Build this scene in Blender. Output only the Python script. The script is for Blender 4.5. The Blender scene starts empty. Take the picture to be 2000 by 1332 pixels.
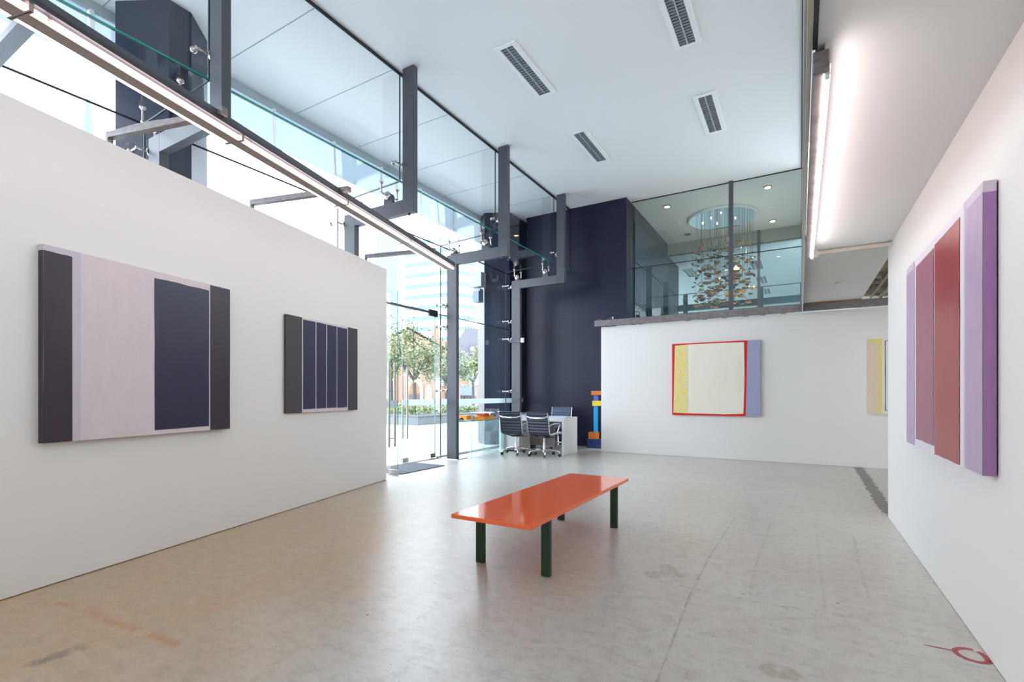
import bpy, math, random
from mathutils import Vector, Matrix
random.seed(7)
S = bpy.context.scene
COL = S.collection
PI = math.pi

# ------------------------------------------------------------------ materials
def lin(c):
    return tuple((v/12.92 if v <= .04045 else ((v+.055)/1.055)**2.4) for v in [x/255 for x in c])

class NT:
    def __init__(s, name):
        s.m = bpy.data.materials.new(name); s.m.use_nodes = True
        s.t = s.m.node_tree; s.t.nodes.clear()
        s.out = s.t.nodes.new('ShaderNodeOutputMaterial')
    def n(s, typ, **kw):
        nd = s.t.nodes.new(typ)
        for k, v in kw.items():
            if k.startswith('i_'):
                key = k[2:]
                key = int(key) if key.isdigit() else key.replace('_', ' ')
                sock = nd.inputs[key]
                if isinstance(v, bpy.types.NodeSocket): s.t.links.new(v, sock)
                else: sock.default_value = v
            else: setattr(nd, k, v)
        return nd
    def link(s, a, b): s.t.links.new(a, b)
    def math(s, op, a, b=0.0, c=None, clamp=False):
        nd = s.t.nodes.new('ShaderNodeMath'); nd.operation = op; nd.use_clamp = clamp
        for i, v in enumerate((a, b) if c is None else (a, b, c)):
            if isinstance(v, bpy.types.NodeSocket): s.t.links.new(v, nd.inputs[i])
            else: nd.inputs[i].default_value = v
        return nd.outputs[0]
    def mix(s, f, a, b):
        nd = s.t.nodes.new('ShaderNodeMix'); nd.data_type = 'RGBA'
        for i, v in ((0, f), (6, a), (7, b)):
            if isinstance(v, bpy.types.NodeSocket): s.t.links.new(v, nd.inputs[i])
            else: nd.inputs[i].default_value = v if i == 0 else (*v[:3], 1)
        return nd.outputs[2]
    def ramp(s, f, p0, p1):
        nd = s.t.nodes.new('ShaderNodeMapRange'); nd.clamp = True
        s.t.links.new(f, nd.inputs[0]); nd.inputs[1].default_value = p0; nd.inputs[2].default_value = p1
        return nd.outputs[0]
    def coord(s, kind='Object'):
        return s.n('ShaderNodeTexCoord').outputs[kind]
    def noise(s, vec, scale, detail=3, rough=.55):
        nd = s.n('ShaderNodeTexNoise', i_Scale=scale, i_Detail=detail, i_Roughness=rough)
        s.link(vec, nd.inputs['Vector']); return nd.outputs['Fac']
    def scaled(s, vec, sc):
        nd = s.n('ShaderNodeVectorMath', operation='MULTIPLY'); s.link(vec, nd.inputs[0]); nd.inputs[1].default_value = sc
        return nd.outputs[0]
    def bsdf(s, **kw):
        b = s.n('ShaderNodeBsdfPrincipled', **kw); s.link(b.outputs[0], s.out.inputs[0]); return b

def P(name, c, rough=.5, metal=0., spec=.5, var=.04, vscale=6., coat=0., bump=0., bscale=60.):
    """plain material with a faint procedural variation of colour"""
    t = NT(name); v = t.coord(); l = lin(c)
    f = t.noise(v, vscale)
    col = t.mix(f, [x*(1-var) for x in l], [min(1, x*(1+var)) for x in l])
    b = t.bsdf(i_Base_Color=col, i_Roughness=rough, i_Metallic=metal)
    b.inputs['Specular IOR Level'].default_value = spec
    b.inputs['Coat Weight'].default_value = coat
    if bump:
        nd = t.n('ShaderNodeBump', i_Strength=bump, i_Distance=.004)
        t.link(t.noise(v, bscale, 4), nd.inputs['Height']); t.link(nd.outputs[0], b.inputs['Normal'])
    return t.m

def GLASS(name, tint, refl=.05, rmax=.85):
    t = NT(name)
    lw = t.n('ShaderNodeLayerWeight', i_Blend=.5).outputs['Facing']
    f = t.math('MULTIPLY_ADD', t.math('POWER', lw, 5.0), rmax, refl)
    tr = t.n('ShaderNodeBsdfTransparent', i_Color=(*tint, 1))
    gl = t.n('ShaderNodeBsdfGlossy', i_Roughness=.0, i_Color=(.95, 1, .99, 1))
    mx = t.n('ShaderNodeMixShader'); t.link(f, mx.inputs[0]); t.link(tr.outputs[0], mx.inputs[1]); t.link(gl.outputs[0], mx.inputs[2])
    t.link(mx.outputs[0], t.out.inputs[0]); return t.m

def EMIT(name, c, k):
    t = NT(name); e = t.n('ShaderNodeEmission', i_Color=(*c, 1), i_Strength=k); t.link(e.outputs[0], t.out.inputs[0]); return t.m

M = {}
M['wall'] = P('gallery_white_paint', (236, 234, 231), .6, var=.012, vscale=1.2, spec=.3, bump=.04, bscale=90)
M['ceil'] = P('ceiling_white_paint', (230, 232, 232), .75, var=.012, vscale=.8, spec=.2)
M['soffit'] = P('soffit_panel_white', (226, 230, 230), .5, var=.015, spec=.3)
M['soffit_joint'] = P('soffit_joint_grey', (150, 158, 160), .7)
M['frame'] = P('dark_grey_steel_paint', (72, 74, 81), .42, var=.06, vscale=9, spec=.5)
M['steel'] = P('brushed_stainless', (190, 186, 180), .25, 1., var=.05)
M['chrome'] = P('polished_chrome', (222, 222, 225), .09, 1., var=.02)
M['raw_steel'] = None
M['seal'] = P('black_silicone', (20, 24, 30), .5)
M['edge'] = P('teal_glass_edge', (28, 150, 140), .1, spec=.6, var=.1)
M['edge_pale'] = P('pale_glass_edge', (120, 190, 190), .1, spec=.6, var=.1)
M['glass'] = GLASS('clear_glass', (.972, .982, .986), .035)
M['glass_room'] = GLASS('green_tinted_glass', (.865, .94, .95), .05)
M['glass_table'] = GLASS('table_glass', (.93, .985, .98), .05)
M['film'] = None
M['black'] = P('black_plastic', (22, 22, 25), .4)
M['white_plastic'] = P('white_plastic', (232, 232, 230), .35)
M['cream_plastic'] = P('cream_pvc', (226, 216, 202), .4)
M['desk'] = P('white_lacquer', (236, 236, 236), .3)
M['bench_top'] = P('orange_gloss_lacquer', (255, 116, 62), .1, var=.02, spec=.5, coat=.2)
M['bench_leg'] = P('dark_green_lacquer', (10, 54, 30), .3, var=.06)
M['leather'] = P('dark_navy_leather', (36, 42, 62), .42, var=.06, vscale=25, spec=.5)
M['leather_blue'] = P('slate_blue_leather', (78, 92, 116), .45, var=.06, vscale=25)
M['chair_under'] = P('charcoal_casting', (50, 52, 58), .4, .3)
M['tube'] = EMIT('lit_fluorescent_tube', (1, .81, .77), 11.5)
M['tube_r'] = EMIT('lit_fluorescent_tube_warm', (1, .85, .81), 20.0)
M['batten'] = P('light_batten_taupe', (150, 138, 132), .45)
M['batten_white'] = P('white_diffuser_strip', (236, 230, 226), .5)
M['lampwarm'] = EMIT('warm_downlight_lens', (1, .66, .38), 14.)
M['lampbead'] = EMIT('warm_chandelier_bulb', (1, .72, .45), 22.)
M['copper'] = P('copper_trim', (176, 112, 84), .3, .9)
M['leaf_metal'] = P('champagne_leaf_metal', (196, 156, 104), .28, .85, var=.25, vscale=3)
M['leaf_dark'] = P('smoked_leaf_metal', (120, 128, 132), .22, .9, var=.2, vscale=3)
M['mirror'] = P('mirror_steel', (225, 232, 234), .03, 1., var=.01)
M['louvre'] = P('aluminium_louvre', (178, 184, 190), .4, .25)
M['louvre_back'] = P('louvre_reflector', (112, 118, 124), .4, .2)
M['vent_frame'] = P('white_steel_trim', (236, 238, 238), .4)
M['mat'] = P('grey_ribbed_mat', (92, 96, 100), .9, bump=.5, bscale=200)
M['planter'] = P('grey_planter_stone', (112, 118, 118), .7, var=.12, vscale=1.5)
M['soil'] = P('bark_mulch', (120, 104, 88), .9)
M['pave'] = P('pale_plaza_paving', (198, 200, 200), .6, var=.04, vscale=.4)
M['pave_joint'] = P('paving_joint', (178, 180, 180), .8)
M['trunk'] = P('grey_bark', (90, 88, 86), .8, var=.2, vscale=9)
M['leaf_a'] = P('olive_leaves', (126, 138, 92), .5, var=.45, vscale=2.2)
M['leaf_b'] = P('yellow_green_leaves', (144, 150, 88), .5, var=.4, vscale=2.2)
M['leaf_c'] = P('grey_green_leaves', (132, 146, 124), .5, var=.35, vscale=2.2)
M['hedge'] = P('hedge_leaves', (134, 148, 92), .5, var=.4, vscale=3)
M['stone'] = P('cream_sandstone', (178, 164, 138), .8, var=.08)
M['slate'] = P('mauve_slate_roof', (98, 95, 102), .6, var=.08, vscale=5)
M['slate_blue'] = P('blue_grey_roof_sheet', (90, 102, 120), .5, var=.06)
M['iron'] = P('wrought_iron', (70, 76, 86), .5)
M['door_wood'] = P('dark_purple_door', (84, 70, 80), .5)
M['pale_pane'] = P('pale_window_panes', (150, 176, 184), .15, spec=.6)
M['tower_white'] = P('white_tower_cladding', (236, 238, 240), .6)
M['tower_glass'] = P('tower_window_strip', (108, 124, 130), .4, spec=.3)
M['tower_blue'] = P('pale_blue_curtain_wall', (116, 130, 144), .4)
M['spire'] = P('pale_spire_stone', (108, 117, 134), .8)
M['pier_metal'] = P('bronze_grey_cladding', (92, 88, 84), .4, .3, var=.1, vscale=2)
M['orange_book'] = P('orange_book_cover', (246, 156, 24), .45)
M['red_orange'] = P('red_orange_edge', (232, 92, 36), .45)
M['paper'] = P('white_paper', (240, 240, 238), .7)
M['paper_blue'] = P('pale_blue_paper', (196, 212, 230), .6)
M['car'] = P('silver_blue_car_paint', (150, 166, 186), .25, .3)
M['timber'] = P('orange_timber_edge', (178, 108, 52), .6)
M['pipe'] = P('galvanised_conduit', (150, 148, 140), .45, .6)
for k, c in dict(blk_navy=(20, 46, 104), blk_orange=(206, 108, 34), blk_sky=(30, 152, 216), blk_yellow=(222, 200, 40), blk_purple=(92, 92, 180)).items():
    M[k] = P('painted_'+k[4:]+'_block', c, .5, bump=.2, bscale=40)
M['lug_dark'] = P('fitting_dark_steel', (70, 70, 72), .3, .8)

# raw grey steel with mill marks
def raw_steel():
    t = NT('raw_mill_steel'); v = t.coord()
    f = t.noise(t.scaled(v, (3, 3, 14)), 4, 5, .6); g = t.noise(v, 22, 4)
    col = t.mix(t.ramp(f, .3, .7), lin((104, 98, 100)), lin((142, 136, 136)))
    col = t.mix(t.math('MULTIPLY', t.ramp(g, .55, .75), .5), col, lin((88, 80, 82)))
    t.bsdf(i_Base_Color=col, i_Roughness=.45, i_Metallic=.35); return t.m
M['raw_steel'] = raw_steel()

def granite():
    """blue-black polished cladding in wide courses; joints are part of the cladding"""
    t = NT('blue_black_cladding'); v = t.coord()
    sp = t.n('ShaderNodeSeparateXYZ'); t.link(v, sp.inputs[0])
    n = t.noise(v, 1.3, 4); n2 = t.noise(v, 60, 3)
    col = t.mix(t.ramp(n, .35, .7), lin((25, 28, 49)), lin((30, 36, 63)))
    col = t.mix(t.math('MULTIPLY', n2, .25), col, lin((22, 24, 32)))
    z = t.math('MODULO', t.math('ADD', sp.outputs[2], .01), .755)
    j = t.math('LESS_THAN', z, .009)
    x = t.math('MODULO', t.math('ADD', sp.outputs[0], 20.35), 1.72)
    k = t.math('LESS_THAN', x, .008)
    jj = t.math('MAXIMUM', j, k)
    col = t.mix(t.math('MULTIPLY', jj, .3), col, lin((70, 76, 96)))
    b = t.bsdf(i_Base_Color=col, i_Roughness=t.math('MULTIPLY_ADD', n, .12, .32))
    b.inputs['Specular IOR Level'].default_value = .3
    return t.m
M['granite'] = granite()

def brick():
    t = NT('orange_pink_brick'); v = t.coord()
    b = t.n('ShaderNodeTexBrick', i_Scale=3.0); t.link(t.scaled(v, (1, 1, 1)), b.inputs['Vector'])
    sw = t.n('ShaderNodeSeparateXYZ'); t.link(v, sw.inputs[0])
    cb = t.n('ShaderNodeCombineXYZ'); t.link(sw.outputs[0], cb.inputs[0]); t.link(sw.outputs[2], cb.inputs[1]); t.link(cb.outputs[0], b.inputs['Vector'])
    b.inputs['Color1'].default_value = (*lin((150, 112, 94)), 1); b.inputs['Color2'].default_value = (*lin((158, 122, 104)), 1)
    b.inputs['Mortar'].default_value = (*lin((166, 146, 130)), 1); b.inputs['Mortar Size'].default_value = .015
    t.bsdf(i_Base_Color=b.outputs[0], i_Roughness=.85); return t.m
M['brick'] = brick()

def rough_concrete():
    t = NT('exposed_rough_concrete'); v = t.coord()
    n = t.noise(v, 3, 8, .7); n2 = t.noise(t.scaled(v, (2, 9, 4)), 2.5, 6, .7)
    col = t.mix(t.ramp(n, .35, .65), lin((96, 82, 70)), lin((190, 176, 156)))
    col = t.mix(t.ramp(n2, .56, .66), col, lin((44, 38, 34)))
    t.bsdf(i_Base_Color=col, i_Roughness=.9); return t.m
M['rough'] = rough_concrete()

def frosted():
    t = NT('frosted_white_panel')
    a = t.n('ShaderNodeBsdfTranslucent', i_Color=(.35, .385, .405, 1)); b = t.n('ShaderNodeBsdfTransparent', i_Color=(.86, .93, .95, 1))
    mx = t.n('ShaderNodeMixShader', i_0=.06); t.link(a.outputs[0], mx.inputs[1]); t.link(b.outputs[0], mx.inputs[2]); t.link(mx.outputs[0], t.out.inputs[0]); return t.m
M['frosted'] = frosted()
def film():
    t = NT('white_film_band')
    a = t.n('ShaderNodeBsdfTranslucent', i_Color=(.62, .67, .70, 1)); b = t.n('ShaderNodeBsdfDiffuse', i_Color=(.8, .84, .86, 1)); c_ = t.n('ShaderNodeBsdfTransparent', i_Color=(1, 1, 1, 1))
    mx = t.n('ShaderNodeMixShader', i_0=.35); t.link(a.outputs[0], mx.inputs[1]); t.link(b.outputs[0], mx.inputs[2])
    m2 = t.n('ShaderNodeMixShader', i_0=.12); t.link(mx.outputs[0], m2.inputs[1]); t.link(c_.outputs[0], m2.inputs[2]); t.link(m2.outputs[0], t.out.inputs[0]); return t.m
M['film'] = film()

def floor_mat():
    t = NT('polished_worn_concrete'); v = t.coord()
    sp = t.n('ShaderNodeSeparateXYZ'); t.link(v, sp.inputs[0]); X, Y = sp.outputs[0], sp.outputs[1]
    big = t.noise(v, .55, 3, .5); mid = t.noise(v, 2.6, 5, .62); fine = t.noise(v, 26, 6, .7); fl = t.noise(t.scaled(v, (1, 2.6, 1)), 7, 6, .72)
    col = t.mix(t.ramp(big, .38, .62), lin((198, 190, 178)), lin((206, 202, 194)))
    # floor shaded from daylight by the partition: warm tube-lit brown painted in
    side = t.ramp(t.math('ADD', X, t.math('MULTIPLY_ADD', mid, 1.2, -.6)), -1.5, -3.0)
    side = t.math('MULTIPLY', side, t.ramp(t.math('ADD', Y, t.math('MULTIPLY_ADD', mid, 2, -1)), 5.6, 3.2))
    col = t.mix(t.math('MULTIPLY', side, .8), col, lin((190, 148, 88)))
    col = t.mix(t.math('MULTIPLY', t.ramp(mid, .45, .8), .45), col, lin((188, 180, 166)))
    col = t.mix(t.math('MULTIPLY', t.ramp(fl, .48, .8), .34), col, lin((138, 120, 98)))
    col = t.mix(t.math('MULTIPLY', t.ramp(fine, .48, .72), .24), col, lin((136, 126, 116)))
    gr = t.noise(v, 11, 9, .78)
    col = t.mix(t.math('MULTIPLY', t.ramp(gr, .5, .68), .42), col, lin((136, 122, 106)))
    col = t.mix(t.math('MULTIPLY', t.ramp(gr, .48, .34), .35), col, lin((206, 200, 190)))
    st = t.noise(t.scaled(v, (1.2, 5, 1)), 5, 8, .75)
    col = t.mix(t.math('MULTIPLY', t.ramp(st, .54, .68), .34), col, lin((122, 108, 94)))
    # wobble for the stain outlines
    wob = t.math('MULTIPLY_ADD', t.noise(v, 9, 4, .6), .12, -.06)
    wob2 = t.math('MULTIPLY_ADD', t.noise(v, 30, 3, .6), .03, -.015)
    def seg(ax, ay, bx, by):
        L2 = (bx-ax)**2+(by-ay)**2
        dx = t.math('ADD', X, -ax); dy = t.math('ADD', Y, -ay)
        u = t.math('MULTIPLY_ADD', dx, (bx-ax)/L2, t.math('MULTIPLY', dy, (by-ay)/L2), clamp=True)
        ex = t.math('MULTIPLY_ADD', u, -(bx-ax), dx); ey = t.math('MULTIPLY_ADD', u, -(by-ay), dy)
        return t.math('SQRT', t.math('ADD', t.math('MULTIPLY', ex, ex), t.math('MULTIPLY', ey, ey)))
    def path(pts):
        d = None
        for a, b in zip(pts, pts[1:]):
            s_ = seg(*a, *b); d = s_ if d is None else t.math('MINIMUM', d, s_)
        return d
    def stain(d, w, c, k, wb=wob, soft=.02):
        nonlocal col
        m = t.math('MULTIPLY', t.ramp(t.math('ADD', d, wb), w+soft, w), t.ramp(gr, .36, .56))
        col = t.mix(t.math('MULTIPLY', m, k), col, lin(c))
    patch = t.ramp(t.noise(v, 9, 6, .7), .40, .52)
    r = path([(-3.66, 1.10), (-3.40, 1.15), (-3.15, 1.152), (-2.92, 1.178), (-2.58, 1.21)])
    m = t.math('MULTIPLY', t.ramp(t.math('ADD', r, wob), .045, .0), patch)
    col = t.mix(t.math('MULTIPLY', m, .85), col, lin((178, 112, 16)))
    stain(path([(-2.945, .83), (-2.94, .95)]), .035, (104, 96, 94), .7)
    stain(path([(-.09, 2.41), (-.06, 2.41)]), .055, (138, 120, 88), .55)
    stain(path([(-.32, 2.66), (-.29, 2.68)]), .03, (150, 136, 110), .4)
    stain(path([(-.84, 3.3), (-.72, 3.36), (-.79, 3.46)]), .05, (140, 122, 102), .6)
    stain(path([(-.512, 2.0), (-.568, 3.067), (-.579, 3.861), (-.548, 5.251)]), .001, (128, 108, 82), .75, wob2, .008)
    stain(path([(-.662, 3.181), (-.321, 3.168), (-.139, 3.151), (.113, 3.196), (.269, 3.191)]), .0005, (96, 86, 74), .8, wob2, .004)
    stain(path([(-.263, 3.246), (-.271, 3.749), (-.241, 5.132)]), .0, (140, 126, 100), .45, wob2, .012)
    stain(path([(.124, 4.954), (.12, 3.277)]), .0, (140, 126, 100), .45, wob2, .01)
    stain(path([(.391, 4.992), (.357, 4.239), (.349, 3.548)]), .002, (150, 130, 100), .45, wob2, .012)
    # the broken-out strip of rough cement by the end of the right wall
    sm = t.ramp(t.math('ADD', path([(.82, 10.2), (.807, 8.5), (.785, 7.4), (.775, 6.4), (.82, 6.0)]), t.math('MULTIPLY', wob, 1.0)), .075, .055)
    cem = t.mix(t.ramp(t.noise(v, 30, 5, .8), .4, .62), lin((84, 76, 72)), lin((140, 130, 124)))
    col = t.mix(sm, col, cem)
    # chips and specks
    vo = t.n('ShaderNodeTexVoronoi', i_Scale=4.6); t.link(v, vo.inputs['Vector'])
    rs = t.n('ShaderNodeSeparateColor'); t.link(vo.outputs['Color'], rs.inputs[0])
    ds = t.math('ADD', vo.outputs['Distance'], t.math('MULTIPLY', wob2, 2.2))
    sp1 = t.math('MULTIPLY', t.math('LESS_THAN', ds, .045), t.math('GREATER_THAN', rs.outputs[0], .4))
    col = t.mix(t.math('MULTIPLY', sp1, .85), col, t.mix(rs.outputs[1], lin((60, 48, 42)), lin((116, 90, 66))))
    vo2 = t.n('ShaderNodeTexVoronoi', i_Scale=16); t.link(v, vo2.inputs['Vector'])
    rs2 = t.n('ShaderNodeSeparateColor'); t.link(vo2.outputs['Color'], rs2.inputs[0])
    sp2 = t.math('MULTIPLY', t.math('LESS_THAN', vo2.outputs['Distance'], .085), t.math('GREATER_THAN', rs2.outputs[0], .78))
    col = t.mix(t.math('MULTIPLY', sp2, .5), col, lin((84, 72, 64)))
    for q, (sc, th, dens, cc, kk) in enumerate(((38, .09, .66, (110, 98, 90), .5), (75, .12, .6, (128, 118, 108), .4))):
        vv = t.n('ShaderNodeTexVoronoi', i_Scale=sc); t.link(v, vv.inputs['Vector'])
        rq = t.n('ShaderNodeSeparateColor'); t.link(vv.outputs['Color'], rq.inputs[0])
        mq = t.math('MULTIPLY', t.math('LESS_THAN', vv.outputs['Distance'], th), t.math('GREATER_THAN', rq.outputs[0], dens))
        col = t.mix(t.math('MULTIPLY', mq, kk), col, lin(cc))
    ro = t.math('MULTIPLY_ADD', mid, .12, .26)
    ro = t.math('ADD', ro, t.math('MULTIPLY', t.ramp(fl, .45, .7), .05))
    ro = t.math('ADD', ro, t.math('MULTIPLY', sm, .4))
    b = t.bsdf(i_Base_Color=col, i_Roughness=ro); b.inputs['Specular IOR Level'].default_value = .8; b.inputs['Coat Weight'].default_value = .55; b.inputs['Coat Roughness'].default_value = .34
    bp = t.n('ShaderNodeBump', i_Strength=.05, i_Distance=.003)
    t.link(t.math('ADD', fl, t.math('MULTIPLY', fine, .4)), bp.inputs['Height']); t.link(bp.outputs[0], b.inputs['Normal'])
    return t.m
M['floor'] = floor_mat()

def brushed_paint(name, c, c2=None, rough=.5, streak=(2, 2, .6), sc=8, lo=.35, hi=.7, coat=0.):
    t = NT(name); v = t.coord()
    n = t.noise(t.scaled(v, streak), sc, 5, .65)
    l = lin(c); l2 = lin(c2) if c2 else [x*.88 for x in l]
    t.bsdf(i_Base_Color=t.mix(t.ramp(n, lo, hi), l, l2), i_Roughness=rough, i_Coat_Weight=coat); return t.m
M['p_aubergine'] = brushed_paint('paint_aubergine', (52, 36, 50), (44, 32, 46), .42)
M['p_pinkwhite'] = brushed_paint('paint_pink_white', (222, 210, 213), (216, 204, 208), .6)
M['p_lilacgrey'] = brushed_paint('paint_lilac_grey', (204, 198, 208), (198, 192, 204), .6)
M['p_navy'] = brushed_paint('paint_deep_navy', (34, 28, 66), (32, 28, 50), .4)
M['p_charcoal'] = brushed_paint('paint_charcoal', (70, 62, 68), (66, 62, 66), .5)
M['p_indigo'] = brushed_paint('paint_indigo', (44, 40, 80), (44, 44, 70), .5)
M['p_lavender'] = brushed_paint('paint_lavender', (188, 166, 194), (182, 160, 190), .45)
M['p_lavender_pale'] = brushed_paint('paint_pale_lilac', (214, 200, 216), (208, 194, 212), .5)
M['p_mauve'] = brushed_paint('paint_mauve', (164, 104, 124), (156, 96, 116), .42)
M['p_red'] = brushed_paint('paint_oxide_red', (152, 34, 40), (162, 48, 50), .3, coat=0)
M['p_whitelilac'] = brushed_paint('paint_white_lilac', (232, 224, 234), (228, 220, 230), .55)
M['p_purple'] = brushed_paint('paint_purple', (164, 122, 174), (156, 114, 168), .5)
M['p_bright_red'] = brushed_paint('paint_bright_red', (222, 14, 26), (212, 10, 22), .4)
M['p_yellow_mottle'] = brushed_paint('paint_yellow_mottle', (242, 216, 96), (238, 226, 184), .6, (1, 1, .8), 22, .38, .62)
M['p_yellow_edge'] = brushed_paint('paint_lemon', (240, 224, 110), (236, 222, 120), .5)
M['p_cream'] = brushed_paint('paint_cream', (244, 238, 222), (238, 230, 204), .6, (1.5, 1.5, .35), 5, .52, .75)
M['p_periwinkle'] = brushed_paint('paint_periwinkle', (166, 170, 202), (158, 162, 194), .5)
M['p_beige'] = brushed_paint('paint_beige', (230, 214, 188), (226, 208, 182), .6)
M['p_lemon'] = brushed_paint('paint_dull_lemon', (236, 222, 130), (230, 216, 120), .55)
M['p_orange'] = brushed_paint('paint_orange', (250, 160, 20), (246, 150, 14), .5)
M['p_offwhite'] = brushed_paint('paint_off_white', (238, 234, 228), (234, 230, 224), .6)
M['p_darkpurple'] = brushed_paint('paint_dark_purple_line', (84, 66, 92), (78, 62, 88), .5)
M['marking'] = brushed_paint('red_floor_marking', (170, 60, 76), (186, 92, 104), .5, (1, 1, 1), 40, .4, .75)
M['canvas_back'] = P('raw_canvas_edge', (60, 52, 52), .8)

# ------------------------------------------------------------------ mesh builder
LOC = {}
class MB:
    def __init__(s, tf=None):
        s.v = []; s.f = []; s.mi = []; s.mats = []; s.cur = 0; s.tf = tf
    def use(s, m):
        m = M[m] if isinstance(m, str) else m
        if m not in s.mats: s.mats.append(m)
        s.cur = s.mats.index(m); return s
    def add(s, vs, fs):
        o = len(s.v)
        for p in vs:
            s.v.append(tuple(s.tf(*p)) if s.tf else tuple(p))
        for f in fs: s.f.append([o+i for i in f]); s.mi.append(s.cur)
        return s
    def box(s, x0, x1, y0, y1, z0, z1):
        x0, x1 = sorted((x0, x1)); y0, y1 = sorted((y0, y1)); z0, z1 = sorted((z0, z1))
        return s.add([(x0, y0, z0), (x1, y0, z0), (x1, y1, z0), (x0, y1, z0), (x0, y0, z1), (x1, y0, z1), (x1, y1, z1), (x0, y1, z1)],
                     [(0, 3, 2, 1), (4, 5, 6, 7), (0, 1, 5, 4), (1, 2, 6, 5), (2, 3, 7, 6), (3, 0, 4, 7)])
    def obox(s, c, u, v, w):
        c, u, v, w = map(Vector, (c, u, v, w))
        ps = [c+a*u+b*v+d*w for d in (-1, 1) for a, b in ((-1, -1), (1, -1), (1, 1), (-1, 1))]
        return s.add(ps, [(0, 3, 2, 1), (4, 5, 6, 7), (0, 1, 5, 4), (1, 2, 6, 5), (2, 3, 7, 6), (3, 0, 4, 7)])
    def prism(s, poly, z0, z1):
        n = len(poly)
        vs = [(x, y, z0) for x, y in poly]+[(x, y, z1) for x, y in poly]
        return s.add(vs, [list(range(n))[::-1], list(range(n, 2*n))]+[(i, (i+1) % n, n+(i+1) % n, n+i) for i in range(n)])
    def extr(s, poly, a, b):
        """poly: 3-D points, extruded by vector b-a"""
        n = len(poly); d = Vector(b)-Vector(a)
        vs = [tuple(p) for p in poly]+[tuple(Vector(p)+d) for p in poly]
        return s.add(vs, [list(range(n))[::-1], list(range(n, 2*n))]+[(i, (i+1) % n, n+(i+1) % n, n+i) for i in range(n)])
    def tube(s, pts, r, n=8, cap=True, closed=False, flat=None):
        pts = [Vector(p) for p in pts]; rs = r if isinstance(r, (list, tuple)) else [r]*len(pts)
        rings = []; prev = None
        for i, p in enumerate(pts):
            if closed: d = pts[(i+1) % len(pts)]-pts[i-1]
            else: d = pts[min(i+1, len(pts)-1)]-pts[max(i-1, 0)]
            d.normalize()
            if prev is None:
                up = Vector((0, 0, 1)) if abs(d.z) < .9 else Vector((1, 0, 0))
                a = d.cross(up).normalized()
            else: a = (prev-d*prev.dot(d)).normalized()
            b = d.cross(a); prev = a
            fl = flat or (1, 1)
            rings.append([p+a*math.cos(2*PI*k/n)*rs[i]*fl[0]+b*math.sin(2*PI*k/n)*rs[i]*fl[1] for k in range(n)])
        vs = [q for R in rings for q in R]; fs = []
        m = len(rings)
        for i in range(m if closed else m-1):
            j = (i+1) % m
            for k in range(n): fs.append((i*n+k, i*n+(k+1) % n, j*n+(k+1) % n, j*n+k))
        if cap and not closed:
            fs.append(list(range(n))[::-1]); fs.append([(m-1)*n+k for k in range(n)])
        return s.add(vs, fs)
    def cyl(s, a, b, r, n=16): return s.tube([a, b], r, n)
    def lathe(s, c, axis, prof, n=20):
        """prof: list of (r, h) along axis from c"""
        ax = Vector(axis).normalized(); up = Vector((0, 0, 1)) if abs(ax.z) < .9 else Vector((1, 0, 0))
        a = ax.cross(up).normalized(); b = ax.cross(a); c = Vector(c)
        vs = [c+ax*h+(a*math.cos(2*PI*k/n)+b*math.sin(2*PI*k/n))*r for r, h in prof for k in range(n)]
        fs = [(i*n+k, i*n+(k+1) % n, (i+1)*n+(k+1) % n, (i+1)*n+k) for i in range(len(prof)-1) for k in range(n)]
        fs.append(list(range(n))[::-1]); fs.append([(len(prof)-1)*n+k for k in range(n)])
        return s.add(vs, fs)
    def grid(s, rows):
        n = len(rows[0]); vs = [p for R in rows for p in R]
        return s.add(vs, [(i*n+k, i*n+k+1, (i+1)*n+k+1, (i+1)*n+k) for i in range(len(rows)-1) for k in range(n-1)])
    def build(s, name, m=None, parent=None, bevel=0, smooth=0, seg=2):
        me = bpy.data.meshes.new(name)
        off = Vector((0, 0, 0))
        if parent is not None: off = LOC.get(parent.name, Vector((0, 0, 0)))
        me.from_pydata([tuple(Vector(p)-off) for p in s.v], [], s.f)
        if m is not None and not s.mats: s.use(m)
        for x in s.mats: me.materials.append(x)
        me.polygons.foreach_set('material_index', s.mi)
        me.validate()
        import bmesh
        bm = bmesh.new(); bm.from_mesh(me); bmesh.ops.recalc_face_normals(bm, faces=bm.faces); bm.to_mesh(me); bm.free()
        if smooth:
            me.polygons.foreach_set('use_smooth', [True]*len(me.polygons)); me.set_sharp_from_angle(angle=math.radians(smooth))
        o = bpy.data.objects.new(name, me); COL.objects.link(o)
        if parent is not None: o.parent = parent
        LOC[o.name] = off
        if bevel:
            b = o.modifiers.new('bevel', 'BEVEL'); b.width = bevel; b.segments = seg; b.limit_method = 'ANGLE'; b.angle_limit = math.radians(40)
        return o

def tag(o, label, cat, group=None, kind=None):
    if label: o['label'] = label
    if cat: o['category'] = cat
    if group: o['group'] = group
    if kind: o['kind'] = kind
    return o
def empty(name, loc, label, cat, group=None, kind=None):
    o = bpy.data.objects.new(name, None); COL.objects.link(o); o.location = loc; o.empty_display_size = .1
    LOC[o.name] = Vector(loc)
    return tag(o, label, cat, group, kind)
def part(mb, name, m, parent, **kw): return mb.build(name, m, parent, **kw)
def struct(mb, name, m, label, cat, **kw): return tag(mb.build(name, m, None, **kw), label, cat, None, 'structure')
def box(*a, tf=None): return MB(tf).box(*a)
def copy_tree(root, loc, rz, label):
    r = root.copy(); COL.objects.link(r); r.location = loc; r.rotation_euler = (0, 0, rz); r['label'] = label
    for ch in list(root.children):
        c = ch.copy(); COL.objects.link(c); c.parent = r
        for g in ch.children:
            d = g.copy(); COL.objects.link(d); d.parent = c
    return r

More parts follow.
